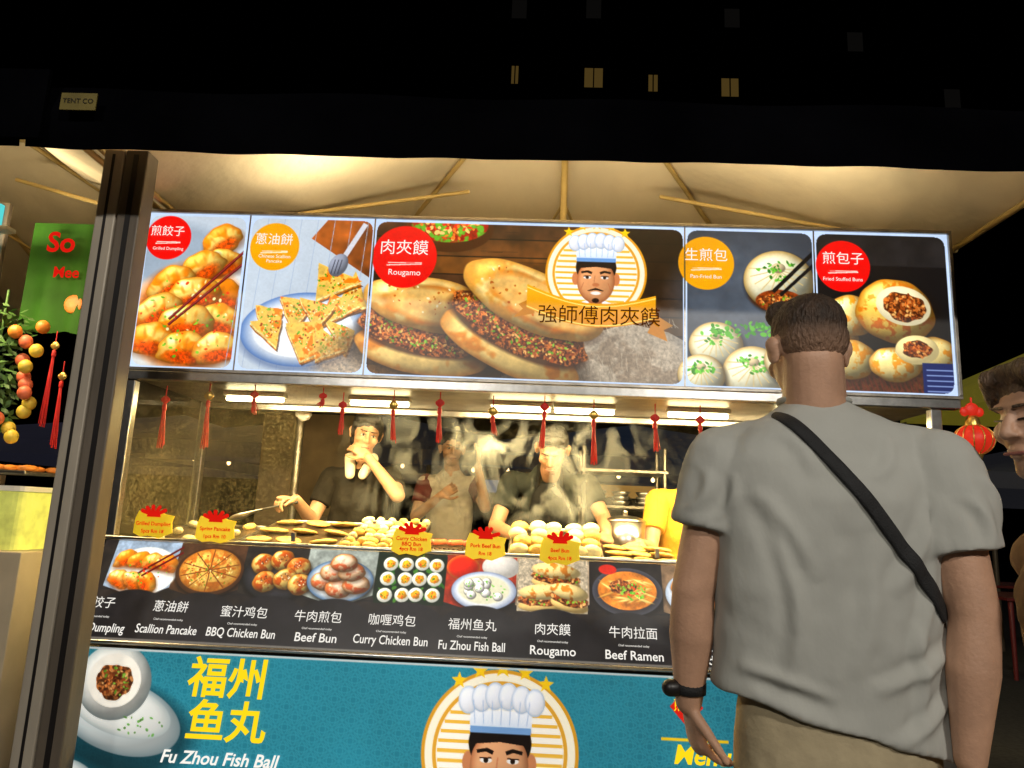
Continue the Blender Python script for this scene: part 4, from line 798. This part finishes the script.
for x,z in ((-2.2,35),(2.8,35.1),(12,34.6),(-2.2,24),(20,33),(26,29)): mk('dim_window',[(x-.5,40.1,z-.7),(x+.5,40.1,z-.7),(x+.5,40.1,z+.7),(x-.5,40.1,z+.7)],[(0,1,2,3)],wm,bl)
for (x,y,w,h,z,c) in ((5.9,4.6,1.4,.75,2.85,(.42,.36,.04)),(8.5,9,3,.8,2.1,(.05,.05,.06)),(-2.5,9,3,.8,2.1,(.05,.05,.06)),(1.6,9,3,.8,2.1,(.03,.05,.09)),(-6.5,10,3,.8,2.1,(.05,.05,.08))):
    t=grp('distant_market_tent'); m=mat('tent_cloth',c,.8,0,.3,1.5,em=c,es=.16,bump=.6,bs=2,bd=.1)
    V=[(x-w,y-w,z),(x+w,y-w,z),(x+w,y+w,z),(x-w,y+w,z),(x,y,z+h),(x-w,y-w,z-.2),(x+w,y-w,z-.2),(x+w,y+w,z-.2),(x-w,y+w,z-.2)]
    mk('roof',V,[(0,1,4),(1,2,4),(2,3,4),(3,0,4),(0,5,6,1),(1,6,7,2),(2,7,8,3),(3,8,5,0)],m,t)
    solid('legs',[cap((x+a*w*.98,y+b*w*.98,0),(x+a*w*.98,y+b*w*.98,z),.03,.03,8) for a in(-1,1) for b in(-1,1)],M['alud'],t)
fl=grp('string_lights'); bulb=emat('bulb',(1,.85,.6),4)
for k in range(26):
    x=-6+k*.56; y=8+.4*math.sin(k); z=2.12-.16*abs(math.sin(k*.8)); solid('bulb',[ellp((x,y,z),(.032,.032,.036),n=8),cap((x,y,z+.03),(x,y,2.2),.005,.005,5)],bulb,fl)
solid('wire',[cap((-6.2,8,2.2),(8.6,8,2.2),.006,.006,6)],M['dark'],fl)
# far stalls with lit counters seen through the open back
for (x,w,c) in ((-3.4,.9,(.75,.45,.2)),(-1.1,.6,(.5,.55,.65)),(1.4,.8,(.8,.6,.3)),(4.2,1.0,(.7,.35,.2))):
    t=grp('distant_lit_stall'); box('counter',x-w,x+w,9.4,9.9,0,.95,M['steeld'],t); box('light_board',x-w*.9,x+w*.9,9.91,9.95,1.72,1.94,emat('far_board',c,.5),t,0)
    solid('goods',[ellp((x+random.uniform(-w,w)*.9,9.6,.99),(.08,.08,.06),n=8) for k in range(12)],M['orange'],t); solid('uprights',[cap((x+s*w,9.93,0),(x+s*w,9.93,2.1),.03,.03,8) for s in(-1,1)],M['alud'],t)
rm=mat('red_plastic',(.16,.02,.02),.5,0,.1)
for (x,y) in ((4.9,4.6),(5.8,6.4),(-2.0,5.5),(1.0,6.0)):
    t=grp('plastic_table'); box('top',x-.4,x+.4,y-.4,y+.4,.72,.75,rm,t); solid('legs',[cap((x+a*.33,y+b*.33,0),(x+a*.33,y+b*.33,.72),.02,.025,8) for a in(-1,1) for b in(-1,1)],rm,t)
bag=grp('hanging_plastic_bag'); organic('bag',[ellp((-1.33,.95,1.90),(.06,.05,.08)),cap((-1.33,.95,1.95),(-1.33,.95,2.02),.03,.012),ellp((-1.30,.95,1.83),(.05,.04,.05))],M['white'],bag,.008,2,[('CLOUDS',.04,.03)]); solid('hook',[cap((-1.33,.95,2.02),(-1.33,.95,2.3),.004,.004,6)],M['steel'],bag)
rp=grp('rear_support_post')
for x in (-1.5,1.5): solid('column',[cap((x,1.5,0),(x,1.5,2.7),.025,.025,12)],M['steeld'],rp)
rb_=grp('back_counter'); box('bench',-1.6,-.95,1.9,2.3,.02,1.0,M['steeld'],rb_); box('backsplash',-2.05,-1.30,2.31,2.33,1.0,2.0,M['zinc'],rb_)
solid('buckets',[cap((-1.45,2.1,1.001),(-1.45,2.1,1.25),.10,.13,20,end1=False,end2=False),cap((-1.15,2.1,1.001),(-1.15,2.1,1.2),.09,.11,20,end1=False,end2=False)],M['steeld'],rb_)
# steam: thin drifting vapour layers above the griddles
stm=grp('cooking_steam'); vm=bpy.data.materials.new('steam'); vm.use_nodes=True; nt=vm.node_tree; nt.nodes.remove(nt.nodes['Principled BSDF'])
tl=nt.nodes.new('ShaderNodeBsdfTranslucent'); df=nt.nodes.new('ShaderNodeBsdfDiffuse'); tl.inputs[0].default_value=(.50,.52,.53,1); df.inputs[0].default_value=(.50,.52,.53,1)
ad=nt.nodes.new('ShaderNodeMixShader'); nt.links.new(tl.outputs[0],ad.inputs[1]); nt.links.new(df.outputs[0],ad.inputs[2]); tr=nt.nodes.new('ShaderNodeBsdfTransparent')
tc=nt.nodes.new('ShaderNodeTexCoord'); mp=nt.nodes.new('ShaderNodeMapping'); mp.inputs['Scale'].default_value=(1,1.6,.6)
nn=nt.nodes.new('ShaderNodeTexNoise'); nn.inputs['Scale'].default_value=4.2; nn.inputs['Detail'].default_value=6; nn.inputs['Distortion'].default_value=1.8
mr=nt.nodes.new('ShaderNodeMapRange'); mr.inputs[1].default_value=.47; mr.inputs[2].default_value=.76; mr.inputs[3].default_value=0; mr.inputs[4].default_value=.62
fa=nt.nodes.new('ShaderNodeAttribute'); fa.attribute_name='fade'; mu=nt.nodes.new('ShaderNodeMath'); mu.operation='MULTIPLY'; mx=nt.nodes.new('ShaderNodeMixShader')
nt.links.new(tc.outputs['Object'],mp.inputs[0]); nt.links.new(mp.outputs[0],nn.inputs['Vector']); nt.links.new(nn.outputs['Fac'],mr.inputs[0]); nt.links.new(mr.outputs[0],mu.inputs[0]); nt.links.new(fa.outputs['Fac'],mu.inputs[1])
nt.links.new(mu.outputs[0],mx.inputs[0]); nt.links.new(tr.outputs[0],mx.inputs[1]); nt.links.new(ad.outputs[0],mx.inputs[2]); nt.links.new(mx.outputs[0],nt.nodes['Material Output'].inputs[0])
for (yy,xa,xb) in ((.60,-1.0,.65),(1.35,-1.1,.95)):
    V=[];F=[];fd=[];nx,nz=50,30
    for j in range(nz+1):
        for i in range(nx+1):
            a=i/nx;b=j/nz; V.append((xa+(xb-xa)*a,yy+.04*math.sin(a*9+b*4+yy*9)+.02*math.sin(b*7),1.22+.62*b)); fd.append(min(1,a*4,(1-a)*4)*min(1,b*4+.1,(1-b)*3))
    for j in range(nz):
        for i in range(nx): q=j*(nx+1)+i; F.append((q,q+1,q+nx+2,q+nx+1))
    o=mk('vapour_layer',V,F,vm,stm,True); at=o.data.attributes.new('fade','FLOAT','POINT'); at.data.foreach_set('value',fd)

# ================================================================= LIGHTS, WORLD, CAMERA
ol=grp('added_fill_lights')  # added fill behind the camera, standing in for stall lights across the aisle
for x,y,e in ((-1.6,-7.0,190),(2.2,-6.5,240)):
    box('fill_lamp_head',x-.5,x+.5,y-.06,y+.04,4.0,4.2,M['dark'],ol); solid('pole',[cap((x,y-.1,0),(x,y-.1,4.2),.04,.035,12)],M['alud'],ol)
    d=Vector((.3-x,-.5-y,1.3-4.1)); area('fill_light',(x,y+.07,4.1),d.to_track_quat('-Z','Y').to_euler(),.9,.18,e,(1,.94,.84),ol)
w=bpy.data.worlds.new('World'); sc.world=w; w.use_nodes=True; nt=w.node_tree; bg=nt.nodes['Background']
sk=nt.nodes.new('ShaderNodeTexSky'); sk.sky_type='NISHITA'; sk.sun_disc=False; sk.sun_elevation=math.radians(-6); sk.sun_rotation=math.radians(160)
nt.links.new(sk.outputs[0],bg.inputs[0]); bg.inputs[1].default_value=.03
cam=bpy.data.cameras.new('Camera'); cam.sensor_width=36; cam.lens=36*720/1024; cam.clip_end=500; cam.clip_start=.05
co=bpy.data.objects.new('Camera',cam); COL.objects.link(co); co.location=(0,-3,1.3)
co.rotation_euler=(Matrix.Rotation(math.radians(2.139),3,'Z')@Matrix.Rotation(math.radians(100.486),3,'X')@Matrix.Rotation(math.radians(2.461),3,'Z')).to_euler()
sc.camera=co
